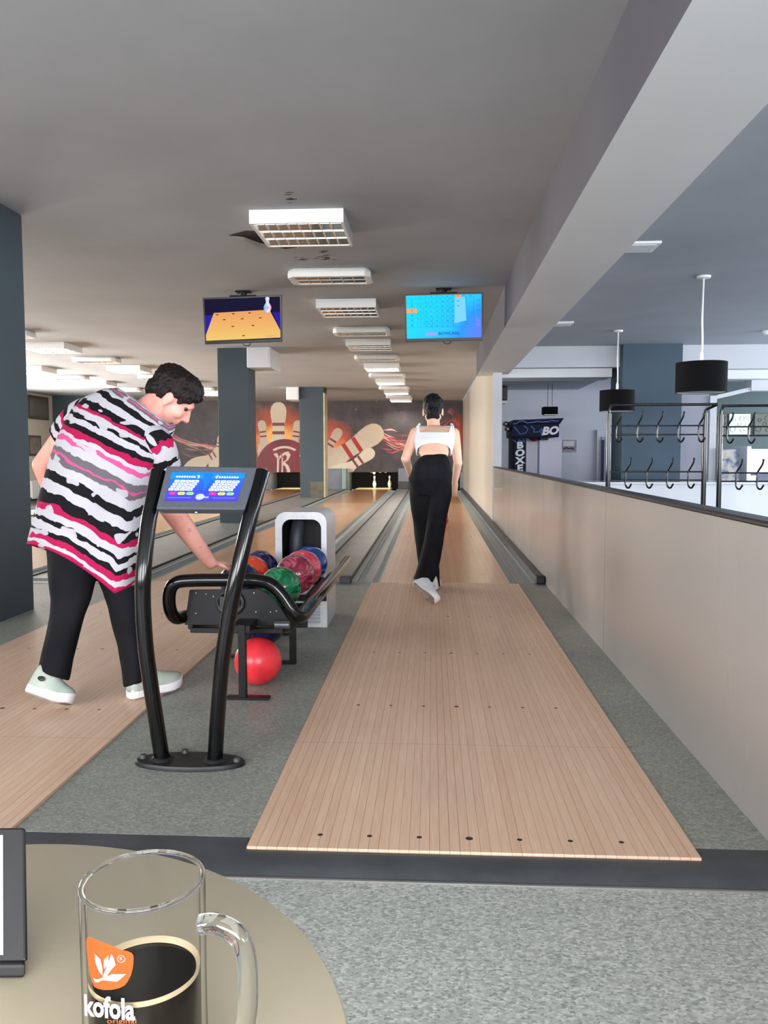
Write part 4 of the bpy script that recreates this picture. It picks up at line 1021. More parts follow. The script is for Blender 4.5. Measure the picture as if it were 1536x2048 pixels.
# boxing machine
BYM = 14.0
bx = thing('boxing_machine', 'dark blue boxing game machine with lightning graphics behind the partition', 'arcade machine', (1.7, BYM, -.03))
def bw(px, py, y=BYM): return W(px, py, y)
M_navy = mottled('navy_lightning_print', (8,10,28), (24,32,72), 3., .6, spec=.2)
def xz_box(px0, py0, px1, py1, y0, y1): a, b_ = W(px0, py0, y0), W(px1, py1, y0); return MB().box(a.x, b_.x, y0, y1, b_.z, a.z)
a = xz_box(1027,870,1052,945,BYM,BYM+.7); a_, b_ = W(1027,870,BYM), W(1052,945,BYM)
MB().box(a_.x, b_.x, BYM, BYM+.9, -.03, a_.z).build('side_pillar', M_navy, bx, 0, .02)
a_, b_ = W(1024,846,BYM-.15), W(1118,874,BYM-.15)
MB().box(a_.x, b_.x, BYM-.15, BYM+.9, b_.z, a_.z).build('canopy', M_navy, bx, 0, .01)
c0, c1, c2, c3 = W(1026,840,BYM-.15), W(1128,836,BYM-.15), W(1120,848,BYM-.15), W(1022,850,BYM-.15)
vz = V((0,1.,0)); MB().hexa([c3, c2, c2+vz, c3+vz], [c0, c1, c1+vz, c0+vz]).build('canopy_top', M_navy, bx, 0, .005)
a_ = W(1052,875,BYM+.8); b_ = W(1123,960,BYM+.8)
MB().box(a_.x, b_.x, BYM+.8, BYM+.9, -.03, a_.z+.1).build('back_panel', mat('lilac_panel', (198,196,220), .3), bx, 0)
a_ = W(1078,880,BYM+.76); MB().box(a_.x-.012, a_.x+.012, BYM+.76, BYM+.8, -.03, a_.z+.05).build('seam_post', mat('slate_strip', (96,102,124), .4), bx, 0)
MB().box(W(1027,940,BYM).x, W(1123,940,BYM).x, BYM+.05, BYM+.9, -.03, .45).build('base_cabinet', M_navy, bx, 0, .01)
pbp = W(1068,874,BYM+.3); MB().ell(pbp, (.09,.09,.075)).build('punch_ball', mat('dark_red_leather', (96,28,34), .4), bx, 60)
MB().box(W(1082,876,BYM).x, W(1098,876,BYM).x, BYM+.1, BYM+.3, W(1082,880,BYM).z, W(1082,874,BYM).z).build('hinge_block', M_black, bx, 0)
for q, r in (((1012,848),.055),((1016,858),.06)):
    p = W(*q, BYM); MB().ell(p, (r, .05, r*.8)).build('bell', mat('chrome_bell', (140,140,140), .2, .9), bx, 60)
M_lt = mat('white_lettering', (226,230,240), .4); M_bolt = mat('pale_blue_lightning', (110,150,220), .4)
lb = MB()
for i, ch in enumerate('BOXER'):
    vs, fs = text(ch, 1., .05); c_ = W(1040, 891+i*15.2, BYM-.003); lb.add([c_+V((x*.19-y*.0, 0, y*.15+x*.02)) for x, y in vs], fs)
lb.build('lettering', M_lt, bx, 0, fixn=False)
lb = MB(); vs, fs = text('BO', 1., .05); c_ = W(1105,862,BYM-.155); lb.add([c_+V((x*.19+y*.04-.03, 0, y*.18+x*.01)) for x, y in vs if True], fs); lb.build('lettering', M_lt, bx, 0, fixn=False)
R = random.Random(2); lg = MB()
for path in ([(1028,853),(1040,868),(1052,866),(1056,858),(1048,852)],[(1062,852),(1068,858),(1067,864),(1078,864),(1084,856)],[(1084,872),(1082,864),(1086,858)],[(1026,880),(1034,886),(1038,880),(1050,884),(1046,878)]):
    yy = BYM-.156 if path[0][1] < 876 else BYM-.006
    lg.tube([W(*q, yy) for q in path], .006, 5)
lg.tube([W(q, 845+R.uniform(-3,3)-(q-1026)*.03, BYM-.16) for q in range(1026,1122,7)], .007, 5)
lg.build('lightning', M_bolt, bx, 0)
# wall things in the right room
spk = thing('wall_speaker', 'dark box speaker on the wall behind the white post', 'speaker', (1.3, 15.8, 1.9))
a_, b_ = W(998,772,15.0), W(1015,801,15.0)
MB().box(a_.x, b_.x, 15.0, 15.4, b_.z, a_.z).build('cabinet', mat('brown_black', (50,46,48), .5), spk, 0, .02)
MB().box(a_.x, b_.x-.02, 15.0, 15.3, b_.z-.05, b_.z).build('lower_lip', M_wmetal, spk, 0, .01)
MB().box(1.035, a_.x+.05, 15.15, 15.25, b_.z+.05, b_.z+.15).build('wall_bracket', M_black, spk, 0)
pic = thing('wall_picture', 'small grey printed picture on the pale wall', 'picture', (2.4, 15.98, 1.2))
a_, b_ = W(1122,880,15.97), W(1153,904,15.97)
MB().box(a_.x, b_.x, 15.97, 15.998, b_.z, a_.z).build('print', mottled('grey_print', (120,116,120), (176,172,176), 7., .6), pic, 0)
c_ = (a_+b_)/2; w = b_.x-a_.x
MB().box(a_.x+w*.14, b_.x-w*.14, 15.966, 15.97, c_.z-.0, a_.z-.02).build('pale_area', mat('print_white', (216,214,216), .6), pic, 0)
MB().tube([V((a_.x+w*.18,15.965,c_.z-.06)), V((a_.x+w*.35,15.965,c_.z-.03)), V((a_.x+w*.5,15.965,c_.z-.05)), V((a_.x+w*.7,15.965,c_.z-.04)), V((b_.x-w*.15,15.965,c_.z-.07))], .012, 6, sub=3).build('dark_figure', mat('print_dark', (60,56,58), .6), pic, 60)
d0, d1 = W(1194,860,15.95), W(1262,860,15.95)
dr = struct(MB().box(d0.x, d1.x, 15.93, 16.0, -.03, d0.z).build('door_1', M_lilac, None, 0, .004))
MB().box(d0.x+.09, d1.x-.08, 15.9, 15.932, -.03, d0.z-.13).build('door_leaf', mat('blue_lilac_door', (150,164,196), .4), dr, 0)
MB().box(d0.x+.075, d0.x+.13, 15.89, 15.9, -.03, d0.z-.19).build('door_gap', mat('dark_gap', (34,42,58), .6), dr, 0)
for i, (px0, px1, mm, lb) in enumerate(((1418,1453,'d','dark raised-circle wall panel half hidden by the white post'),(1459,1500,'w','white raised-circle wall panel between two dark ones'),(1510,1550,'d','dark raised-circle wall panel at the right edge'))):
    yy = 15.55; a_, b_ = W(px0,828,yy), W(px1,869,yy)
    t = thing('relief_picture', lb, 'wall panel', ((a_.x+b_.x)/2, yy, b_.z), 'relief panels')
    m = mat('olive_grey_panel', (92,96,88), .4) if mm == 'd' else mat('white_panel', (232,240,240), .4)
    MB().box(a_.x, b_.x, yy, yy+.05, b_.z, a_.z).build('board', m, t, 0, .004)
    R = random.Random(i); W_ = b_.x-a_.x
    for u, v, r in ((.25,.3,.045),(.62,.22,.07),(.5,.5,.05),(.85,.2,.045),(.85,.55,.05),(.2,.75,.075),(.65,.78,.055)):
        cc = V((a_.x+W_*u, yy-.002, a_.z-W_*v)); rg = MB(); r *= .62; rg.tube([cc+V((r*math.cos(2*PI*k/16),0,r*math.sin(2*PI*k/16))) for k in range(16)], .009, 6, closed=True); rg.build('raised_circle', m, t, 60)
ps = thing('poster', 'colourful poster of figures leaning behind the second coat rack', 'poster', (4.6, 12.85, -.03))
yy = 12.85; a_, b_ = W(1439,895,yy), W(1479,965,yy)
MB().box(a_.x, b_.x, yy, yy+.03, -.03, a_.z).build('board', mat('slate_board', (88,92,104), .5), ps, 0)
mpz = mat('poster_print', (120,116,120), .5); t = NT(mpz); nz = t.noise(t.coord('Object'), 7., 3.)
t.color(t.ramp(nz, [(.3,(34,44,66)),(.42,(92,104,128)),(.5,(150,150,158)),(.6,(190,186,182)),(.68,(176,130,64)),(.78,(110,52,40))]))
MB().box(a_.x+.03, b_.x-.02, yy-.004, yy, b_.z, a_.z-.03).build('print', mpz, ps, 0)
cb = thing('white_cabinet', 'white cabinet with a raised side panel at the right edge behind the coat rack', 'cabinet', (5.6, 13.4, -.03))
yy = 13.2; a_, b_ = W(1480,898,yy), W(1600,945,yy)
MB().box(a_.x, b_.x+.4, yy, yy+.5, b_.z, a_.z).build('upper_body', M_gwhite, cb, 0, .004)
MB().box(a_.x, a_.x+.06, yy-.3, yy+.5, -.03, a_.z+.04).build('side_panel', M_gwhite, cb, 0, .004)
MB().box(a_.x+.06, b_.x+.4, yy+.1, yy+.5, -.03, b_.z).build('recess', mat('slate_recess', (110,116,136), .5), cb, 0)
sk = W(1502,955,13.0); tp = thing('paper_stack', 'small white box on the shelf recess of the white cabinet', 'box', (sk.x, 13.0, .6))
MB().box(sk.x-.03, sk.x+.06, 12.95, 13.1, W(1502,962,13.).z, W(1502,951,13.).z).build('box_body', M_gwhite, tp, 0, .004)
# left far wall things
wn = thing('framed_notice', 'small brown framed notice on the far left wall', 'picture', (LX, 20.9, 1.05))
MB().box(LX, LX+.02, 20.6, 21.25, 1.02, 1.55).build('frame', mat('brown_frame', (96,84,76), .5), wn, 0)
MB().box(LX+.02, LX+.024, 20.66, 21.19, 1.08, 1.49).build('print', mottled('brown_print', (120,108,100), (160,150,140), 6., .6), wn, 0)
rd = thing('radiator', 'white ribbed radiator under the notice on the far left wall', 'radiator', (LX+.07, 21.2, -.12))
q = MB()
for k in range(12): q.box(LX+.05, LX+.12, 20.5+k*.11, 20.58+k*.11, -.08, .38)
q.build('ribs', M_wmetal, rd, 0, .01)
MB().box(LX+.012, LX+.09, 20.5, 21.8, -.12, -.04).build('pipe', M_darkrail, rd, 0)
hw = struct(MB().box(LX, LX+.03, 20.6, 21.72, 1.97, 2.58).build('window_12', mat('brown_window_frame', (92,84,74), .5), None, 0, .004))
MB().box(LX+.03, LX+.034, 20.68, 21.64, 2.05, 2.5).build('pane', mat('dusky_glass', (110,112,100), .15), hw, 0)
# ------------------------------------------------------------------ people
def skin_mat(name, c, c2, c3):
    m = mat(name, c, .48, spec=.4); t = NT(m); co = t.coord()
    t.b.inputs['Subsurface Weight'].default_value = .12; t.b.inputs['Subsurface Radius'].default_value = (.01,.004,.002); t.b.inputs['Subsurface Scale'].default_value = .6
    a = t.ramp(t.noise(co, 7., 3.), [(.3, c2), (.6, c)]); sp = t.noise(co, 34., 2.)
    t.color(t.mix(t.math('MULTIPLY', t.math('GREATER_THAN', sp, .7), .35), a, c3)); return m
M_skin1 = skin_mat('ruddy_skin', (226,166,152), (206,138,126), (150,84,80))
M_skin2 = skin_mat('fair_skin', (238,196,172), (230,184,160), (222,168,146))
M_lip = mat('lip_red', (176,92,92), .4); M_eye = mat('dark_eye', (40,30,26), .15)
def hair_mat(name, c, c2):
    m = mat(name, c, .5, spec=.2); t = NT(m); co = t.coord('Object', (1., 1., .35))
    n = t.noise(co, 120., 4., .7); t.color(t.ramp(n, [(.35, c), (.75, c2)])); t.bump(n, .7, .006); return m
M_hair1 = hair_mat('dark_brown_hair', (14,10,9), (36,26,23)); M_hair2 = hair_mat('black_hair', (7,7,8), (22,22,25))
def fabric(name, c, c2, rough=.85):
    m = mat(name, c, rough, spec=.1)
    t = NT(m); co = t.coord(); n = t.noise(co, 5., 4.); t.color(t.ramp(n, [(.3, c), (.75, c2)])); t.bump(t.noise(co, 320., 2.), .15, .001); return m
M_trous = fabric('black_trouser_cloth', (20,20,23), (32,32,36)); M_top = fabric('white_rib_knit', (234,238,244), (240,243,247))
M_sole = mat('white_shoe_sole', (232,230,234), .5); M_tread = mottled('grey_brown_tread', (112,96,92), (164,150,144), 26., .7)
M_sage = fabric('sage_shoe_cloth', (150,164,152), (188,196,184)); M_wshoe = fabric('white_shoe_leather', (226,228,232), (240,240,242), .55)
def basis(fwd, up):
    f = V(fwd).normalized(); l = V(up).cross(f).normalized(); u = f.cross(l); return Matrix((f, l, u)).transposed()
def head_prims(b, c, R, s=1.):
    P = lambda x, y, z: V(c) + R @ (V((x, y, z))*s)
    e = lambda p, r: b.ell(P(*p), tuple(q*s for q in r), R)
    e((-.012,0,.03), (.097,.075,.09)); e((.03,0,-.03), (.064,.062,.088)); e((.036,0,-.082), (.045,.046,.034))
    b.ell(P(.068,0,-.1), .021*s); b.caps(P(.08,-.03,.03), .016*s, P(.08,.03,.03), .016*s)
    b.caps(P(.088,0,.012), .010*s, P(.112,0,-.03), .0135*s); b.ell(P(.1,.010,-.034), .009*s); b.ell(P(.1,-.010,-.034), .009*s)
    b.caps(P(.088,-.018,-.058), .009*s, P(.088,.018,-.058), .009*s); b.caps(P(.086,-.016,-.07), .009*s, P(.086,.016,-.07), .009*s)
    for y in (-1, 1):
        b.ell(P(.058,y*.04,-.028), .028*s); e((-.008,y*.077,-.008), (.024,.009,.032)); b.ell(P(-.004,y*.078,-.036), .011*s)
    return P
def hand_prims(b, wrist, d, nrm, side, s=1., curl=.5):
    """wrist point, direction of the palm, palm normal (palm side), side = direction of the thumb"""
    d = V(d).normalized(); side = V(side); side = (side-d*side.dot(d)).normalized(); nrm = V(nrm); nrm = (nrm-d*nrm.dot(d)-side*nrm.dot(side)).normalized()
    Wp = V(wrist)
    for k in (-.026,-.009,.009,.026): b.caps(Wp+side*k*.7*s, .017*s, Wp+d*.085*s+side*k*s, .0125*s)
    for k, L in zip((.030,.010,-.010,-.029), (.070,.078,.073,.058)):
        p = Wp+d*.088*s+side*k*s; a = 0; dd = d
        for j, (fr, r) in enumerate(((.45,.0095),(.32,.0088),(.26,.008))):
            a += curl*(.55, .8, .6)[j]; dd = (d*math.cos(a)+nrm*math.sin(a)); q = p+dd*L*fr*s; b.caps(p, r*s, q, (r-.0007)*s, 10); p = q
    p = Wp+d*.03*s+side*.026*s; q = p+(d*.55+side*.75+nrm*.25).normalized()*.036*s; b.caps(p, .014*s, q, .0115*s, 10)
    r = q+(d*.9+side*.25+nrm*.45).normalized()*.03*s; b.caps(q, .011*s, r, .009*s, 10)
def rings(rows, n=28, p=2.0):
    """rows: left px, right px, left py, right py, distance, half depth -> elliptical rings at real distances"""
    out = []
    for l, r, yl, yr, y, hd in rows:
        a, c = W(l, yl, y), W(r, yr, y); m = (a+c)/2; h = (c-a)/2; ring = []; dv = (m-CAM).normalized()
        for k in range(n):
            t = 2*PI*k/n; co, si = math.cos(t), math.sin(t)
            ring.append(m + h*(abs(co)**(2/p)*(1 if co >= 0 else -1)) - dv*(hd*(abs(si)**(2/p))*(1 if si >= 0 else -1)))
        out.append(ring)
    return out
def dense(rows, k):
    out = []
    for i in range(len(rows)-1):
        for j in range(k):
            t = j/k; t2 = t; out.append(tuple(a+(b-a)*t2 for a, b in zip(rows[i], rows[i+1])))
    out.append(rows[-1]); return out
def fold(amp, sc_, seed=0): return lambda p: amp*(noise.noise(V((p.x*sc_+seed, p.y*sc_, p.z*sc_*.45)))+.5*noise.noise(V((p.x*sc_*2.3+seed, p.y*sc_*2.3, p.z*sc_))))
def shoe(parent, heel, toe, upv, m_up, m_sole, m_tread, L=None, sc_=1., name='shoe', spot=None):
    heel, toe = V(heel), V(toe); f = (toe-heel); L = L or f.length; f.normalize(); up = V(upv); l = up.cross(f).normalized(); u = f.cross(l)
    P = lambda x, y, z: heel + f*x*L + l*y*sc_ + u*z*sc_
    prof = [(0,.020,0),(.03,.030,0),(.1,.034,0),(.3,.033,0),(.45,.036,0),(.62,.044,0),(.75,.046,.001),(.88,.040,.006),(.96,.026,.012),(1.,.010,.016)]
    S = MB(); S.loft([[P(x, w*c, z+zz) for c, zz in ((-1,.004),(-.8,0),(.8,0),(1,.004),(1.04,.024),(.96,.034),(-.96,.034),(-1.04,.024))] for x, w, z in prof])
    root = S.build(name, m_sole, parent, 50)
    T = MB(); T.loft([[P(x*.98+.01, w*.9*c, z+zz-.003) for c, zz in ((-1,0),(1,0),(1,.004),(-1,.004))] for x, w, z in prof[1:-1]]); T.build('sole', m_tread, root, 30)
    U = MB(); up_ = [(.0,.018,.062),(.03,.03,.082),(.1,.034,.088),(.22,.034,.080),(.34,.034,.074),(.46,.036,.066),(.6,.041,.052),(.75,.042,.040),(.88,.036,.030),(.96,.022,.02),(.99,.008,.012)]
    rg = []
    for x, w, h in up_:
        z0 = .030+(.012*max(0,(x-.7)/.3)); rg.append([P(x, w*math.cos(a)*(1 if math.sin(a) < .2 else .92), z0+(h if math.sin(a) > 0 else .006)*math.sin(a)*(1.0)) for a in [2*PI*k/20 for k in range(20)]])
    U.loft(rg); uo = U.build('upper', m_up, root, 60)
    la = MB()
    for k in range(4): x = .36+k*.075; h = .074-.02*k*.55; la.tube([P(x-.01,-.02,.03+h*.86),P(x,0,.03+h*1.0+.003),P(x-.01,.02,.03+h*.86)], .0035, 6, sub=3)
    la.build('laces', m_sole, root, 60)
    if spot:
        q = MB()
        for s in (-1, 1): q.ell(P(.28, s*.0345, .062), tuple((.018,.004,.010)), basis(f, u), 10, 8)
        q.build('side_patch', spot, root, 60)
    return root
M_patch = mat('dark_patch', (30,30,32), .5)
# ---------------- person bending over the ball rack
w1 = thing('person', 'person in a striped pink, black and white tunic bending to the ball rack', 'person', (-1.45, 3.45, 0))
YB = 3.5
b = MB()
hc = W(346,797,3.70); HR = basis((.68,.18,-.71), (.70,.08,.70)); HS = 1.0
Ph = head_prims(b, hc, HR, HS)
sh_r = W(316,893,3.52); sh_l = W(160,838,3.72); nb = W(282,838,3.62)
b.caps(Ph(-.03,0,-.04), .062, nb, .075); b.caps(nb, .08, W(250,872,3.6), .11)
b.caps(sh_l, .072, W(250,850,3.62), .085); b.caps(sh_r, .074, W(262,862,3.6), .085)
b.caps(W(245,890,3.6), .15, W(190,1000,3.5), .17); b.caps(W(185,1005,3.5), .165, W(176,1050,3.47), .13)
# right arm to the rack
el = W(338,1012,3.71); wr = W(421,1126,3.86)
b.caps(sh_r, .064, (sh_r+el)/2, .060); b.caps((sh_r+el)/2, .060, el, .050); b.caps(el, .052, el.lerp(wr, .35), .049); b.caps(el.lerp(wr, .35), .049, wr, .031)
hd_ = (V((-1.0,4.10,.495))-wr); hand_prims(b, wr, (hd_.x, hd_.y, hd_.z*.6), (0,.2,-1), (1,.1,-.2), 1.0, .35)
# left arm swung back
ell_ = W(84,930,3.80); wl_ = W(112,1015,3.92)
b.caps(sh_l, .062, sh_l.lerp(ell_, .5), .056); b.caps(sh_l.lerp(ell_, .5), .056, ell_, .046); b.caps(ell_, .046, wl_, .030)
hand_prims(b, wl_, (.3,.35,-.85), (1,-.2,.3), (.2,1,.3), .95, .5)
# legs inside the trousers
TL1 = [(92,236,1040,1040,3.47,.17),(90,262,1090,1100,3.47,.17),(94,195,1150,1150,3.45,.13),(102,182,1200,1200,3.43,.105),(100,170,1230,1230,3.42,.10),(91,160,1270,1270,3.40,.095),(80,148,1322,1322,3.37,.09),(74,139,1342,1362,3.36,.088)]
TR1 = [(110,250,1040,1040,3.49,.17),(150,276,1090,1095,3.5,.165),(190,282,1150,1150,3.51,.13),(216,283,1215,1215,3.51,.105),(232,287,1285,1285,3.50,.095),(241,288,1330,1330,3.48,.088),(246,290,1376,1366,3.47,.085)]
def legs(b, rows, k0=2, end=None):
    q = [(((W(l, yl, y)+W(r, yr, y))/2), .62*min((W(r, yr, y)-W(l, yl, y)).length/2, hd)) for l, r, yl, yr, y, hd in rows[k0:-1]]
    for (p, a), (p2, a2) in zip(q, q[1:]): b.caps(p, a, p2, a2)
    if end: b.caps(q[-1][0], q[-1][1]*.8, end, .03)
legs(b, TL1, 1, W(92,1376,3.34)); legs(b, TR1, 1, W(268,1362,3.46))
lipc = Ph(.1,0,-.063)
body1 = remesh(b, 'body', [M_skin1, M_lip], .0065, w1, 3, None, lambda p: 1 if (p-lipc).length < .017 else 0)
for y in (-1, 1): MB().ell(Ph(.0735,y*.031,.010), .0115).build('eye', M_eye, w1, 60)
hb = MB()
e = lambda p, r: hb.ell(Ph(*p), r, HR)
e((-.034,0,.048), (.106,.088,.088)); e((.046,0,.086), (.042,.068,.034)); e((-.085,0,-.012), (.045,.07,.06)); e((.0,0,.09), (.09,.078,.052))
for y in (-1, 1): e((.02,y*.066,.055), (.055,.02,.04)); e((-.045,y*.06,-.0), (.035,.022,.045)); e((.038,y*.066,.025),(.014,.012,.026))
e((.074,.02,.078), (.024,.035,.022)); e((.074,-.03,.074), (.022,.03,.02))
remesh(hb, 'hair', M_hair1, .006, w1, 2, lambda p: .006*noise.noise(p*30)+.006*noise.noise(p*80))
# trousers
tb_ = MB()
tb_.loft(rings(TL1))
tb_.loft(rings(TR1))
remesh(tb_, 'trousers', M_trous, .008, w1, 3, fold(.006, 9, 3))
# shoes: left pushes off, right planted
hl = W(56,1384,3.30); tl = G(138,1414,.014)
shoe(w1, hl, tl, (.22,.42,1), M_sage, M_sole, M_tread, None, 1.12, 'shoe', M_patch)
hr = G(258,1397,0.0045); trr = G(352,1374,.0045); dv = (trr-hr).normalized()
shoe(w1, hr, hr+dv*.262, (0,0,1), M_sage, M_sole, M_tread, None, 1.12, 'shoe', M_patch)
# striped tunic
M_tun = mat('striped_tunic_cloth', (230,228,230), .85, spec=.2); t = NT(M_tun)
at = t.n('Attribute', _attribute_name='weave'); sp = t.n('SeparateXYZ'); t.set(sp.inputs[0], at.outputs['Vector'])
cv = t.n('CombineXYZ'); t.set(cv.inputs[0], t.math('MULTIPLY', sp.outputs[0], 5.5)); t.set(cv.inputs[1], t.math('MULTIPLY', sp.outputs[1], 9.))
n1 = t.noise(cv.outputs[0], 1.4, 2.); cv2 = t.n('CombineXYZ'); t.set(cv2.inputs[0], t.math('MULTIPLY', sp.outputs[0], 14.)); t.set(cv2.inputs[1], t.math('MULTIPLY', sp.outputs[1], 60.))
n2 = t.noise(cv2.outputs[0], 1., 2.)
vv = t.math('ADD', sp.outputs[1], t.math('ADD', t.math('MULTIPLY', t.math('SUBTRACT', n1, .5), .055), t.math('MULTIPLY', t.math('SUBTRACT', n2, .5), .014)))
Wt, Bk, Pk, Lp, Gy = (176,173,180), (15,14,19), (160,20,72), (192,78,130), (98,91,97)
seq = [(0,Pk),(.018,Wt),(.042,Pk),(.075,Bk),(.10,Wt),(.135,Bk),(.155,Wt),(.19,Pk),(.215,Bk),(.262,Wt),(.315,Bk),(.36,Wt),(.405,Gy),(.43,Lp),(.445,Gy),(.47,Wt),(.512,Lp),(.54,Wt),(.565,Pk),(.60,Bk),(.63,Wt),(.665,Bk),(.69,Wt),(.725,Pk),(.75,Bk),(.79,Wt),(.85,Bk),(.89,Wt),(.92,Gy),(.95,Lp),(.968,Gy),(.985,Wt)]
base = t.ramp(vv, seq, 'CONSTANT')
blob = t.math('GREATER_THAN', t.noise(cv.outputs[0], 2.0, 0.), .66)
t.color(t.mix(t.math('MULTIPLY', blob, .9), base, Wt))
t.bump(t.noise(t.coord('Object'), 300., 2.), .15, .001)
def cloth_grid(rowfn, nu, nv, name, m, parent, wave=0., solid=.004):
    vs = []; att = []
    for j in range(nv+1):
        v = j/nv
        for i in range(nu):
            u = i/nu; p, a = rowfn(u, v); vs.append(p); att.append(a)
    b = MB(); b.add(vs, [(j*nu+i, j*nu+(i+1) % nu, (j+1)*nu+(i+1) % nu, (j+1)*nu+i) for j in range(nv) for i in range(nu)])
    o = b.build(name, m, parent, 80)
    at = o.data.attributes.new('weave', 'FLOAT_VECTOR', 'POINT')
    for i, a in enumerate(att): at.data[i].vector = a
    s = o.modifiers.new('Solidify', 'SOLIDIFY'); s.thickness = solid; s.offset = 0
    return o
TR = [ # L(px,py) seam(px,py) R(px,py) distance half-depth
 ((54,1088),(229,1187),(276,1166),3.40,.20),((62,1054),(234,1143),(279,1126),3.41,.205),((74,1008),(242,1098),(283,1080),3.43,.205),((86,962),(250,1052),(287,1034),3.45,.205),
 ((99,918),(264,1006),(293,994),3.47,.20),((113,879),(280,964),(300,955),3.50,.19),((127,848),(298,930),(314,922),3.53,.175),((144,818),(318,903),(331,895),3.56,.155),
 ((172,793),(330,883),(343,874),3.59,.13),((208,778),(336,866),(349,860),3.61,.11),((236,776),(338,850),(350,848),3.63,.095)]
def tun_row(v):
    f = (1-(1-v))*(len(TR)-1); i = min(int(f), len(TR)-2); k = f-i
    def mx(a, c): return tuple(mx(p, q) for p, q in zip(a, c)) if isinstance(a, tuple) else a+(c-a)*k
    return tuple(mx(a, c) for a, c in zip(TR[i], TR[i+1]))
def tunic(u, v):
    L, S, Rr, y, hd = tun_row(v); th = 2*PI*u; co, si = math.cos(th), math.sin(th)   # si>0: side towards the photographer
    px = (L[0]+Rr[0])/2 + (Rr[0]-L[0])/2*co; dist = y - hd*(abs(si)**.85)*(1 if si > 0 else -1)
    if si >= 0:
        dr = max(0., 1-v*2.6)
        if px < S[0]: k = max(0., px-L[0])/(S[0]-L[0]); k2 = k**(1+.55*dr); py = L[1]+(S[1]-L[1])*k2
        else: k = (px-S[0])/max(1e-3, Rr[0]-S[0]); py = S[1]+(Rr[1]-S[1])*k
    else: k = (px-L[0])/(Rr[0]-L[0]); py = L[1]+(Rr[1]-L[1])*k
    wav = (1-v)**1.5*.014*math.sin(th*5+1.)+.006*noise.noise(V((px*.03, py*.03, 1.)))
    p = W(px, py, dist+wav)
    return p, (u*2 if u < .5 else 2-u*2, v, 0)
tun = cloth_grid(tunic, 72, 70, 'tunic', M_tun, w1)
def sleeve(path, radii, v0, v1, name='sleeve'):
    pts = spline([V(p) for p in path], 8); m_ = len(pts)
    def fn(u, v):
        f = v*(m_-1); i = min(int(f), m_-2); c = pts[i].lerp(pts[i+1], f-i); tt = (pts[i+1]-pts[i]).normalized()
        e1 = (V((0,1,0))-tt*tt.y).normalized(); e2 = tt.cross(e1); rr = radii[0]+(radii[-1]-radii[0])*v
        rr += .004*math.sin(u*2*PI*4+v*3)*v
        return c+(e1*math.cos(2*PI*u)+e2*math.sin(2*PI*u))*rr, (abs(u-.5), v0+(v1-v0)*v, 0)
    return cloth_grid(fn, 36, 24, name, M_tun, tun)
sleeve([W(300,880,3.54), W(317,905,3.52), sh_r.lerp(el, .72)], (.078,.080), .90, .50)
sleeve([W(190,828,3.68), sh_l, sh_l.lerp(ell_, .42)], (.085,.070), .95, .6)
# ---------------- bowler seen from behind
w2 = thing('person', 'person with short black hair in a white crop top bowling at the foul line', 'person', (.0, 6.2, 0))
b = MB()
hc2 = W(866,822,6.62); HR2 = basis((.02,.93,-.36), (0,.36,.93))
Q = head_prims(b, hc2, HR2, .98)
n0 = W(868,862,6.5)
b.caps(Q(-.02,0,-.06), .05, n0, .054)
b.loft(rings([(846,891,925,925,6.23,.08),(837,898,905,905,6.255,.09),(837,899,890,890,6.29,.09),(835,901,876,876,6.335,.088),(835,902,866,866,6.38,.072),(840,898,858,858,6.42,.065),(850,888,852,852,6.45,.055)]))
sl2 = W(831,866,6.40); sr2 = W(908,867,6.40)
b.caps(sl2, .043, W(868,862,6.43), .048); b.caps(sr2, .043, W(868,862,6.43), .048)
e2l = W(811,917,6.30); w2l = W(822,952,6.52)
b.caps(sl2, .045, sl2.lerp(e2l, .5), .041); b.caps(sl2.lerp(e2l, .5), .041, e2l, .034); b.caps(e2l, .036, w2l, .024); hand_prims(b, w2l, (.45,.75,-.3), (.6,.1,-.5), (.2,.4,.9), .9, .6)
e2r = W(916,925,6.42); w2r = W(909,968,6.56)
b.caps(sr2, .045, sr2.lerp(e2r, .5), .041); b.caps(sr2.lerp(e2r, .5), .041, e2r, .034); b.caps(e2r, .036, w2r, .024); hand_prims(b, w2r, (-.1,.45,-.9), (-.2,.8,.4), (-.9,.2,.1), .9, .45)
TL2 = [(836,862,925,925,6.21,.08),(817,868,955,955,6.22,.125),(821,864,1000,1000,6.27,.10),(826,868,1050,1050,6.33,.088),(832,874,1100,1100,6.37,.085),(838,878,1140,1140,6.39,.085),(842,880,1171,1173,6.40,.085)]
TR2 = [(866,893,925,925,6.20,.08),(860,905,955,955,6.18,.13),(858,903,990,990,6.19,.11),(853,893,1040,1040,6.20,.098),(848,888,1080,1080,6.16,.095),(838,881,1120,1120,6.06,.095),(829,872,1150,1150,5.98,.092),(826,866,1157,1166,5.95,.09)]
legs(b, TL2, 1, W(866,1160,6.40)); legs(b, TR2, 1, W(838,1166,5.9)); b.caps(W(868,905,6.25), .07, W(860,950,6.2), .08)
remesh(b, 'body', M_skin2, .0065, w2, 4)
for y in (-1, 1): MB().ell(Q(.08,y*.03,.012), .011).build('eye', M_eye, w2, 60)
hb = MB()
e = lambda p, r: hb.ell(Q(*p), r, HR2)
e((-.022,0,.042), (.102,.083,.092)); e((-.07,0,-.03), (.042,.058,.062)); e((-.062,0,-.075), (.032,.056,.036)); e((.03,0,.085), (.06,.07,.04)); e((-.03,0,.0), (.07,.074,.06))
remesh(hb, 'hair', M_hair2, .006, w2, 3, lambda p: .006*noise.noise(V((p.x*60, p.y*40, p.z*14)))+.003*noise.noise(p*70))
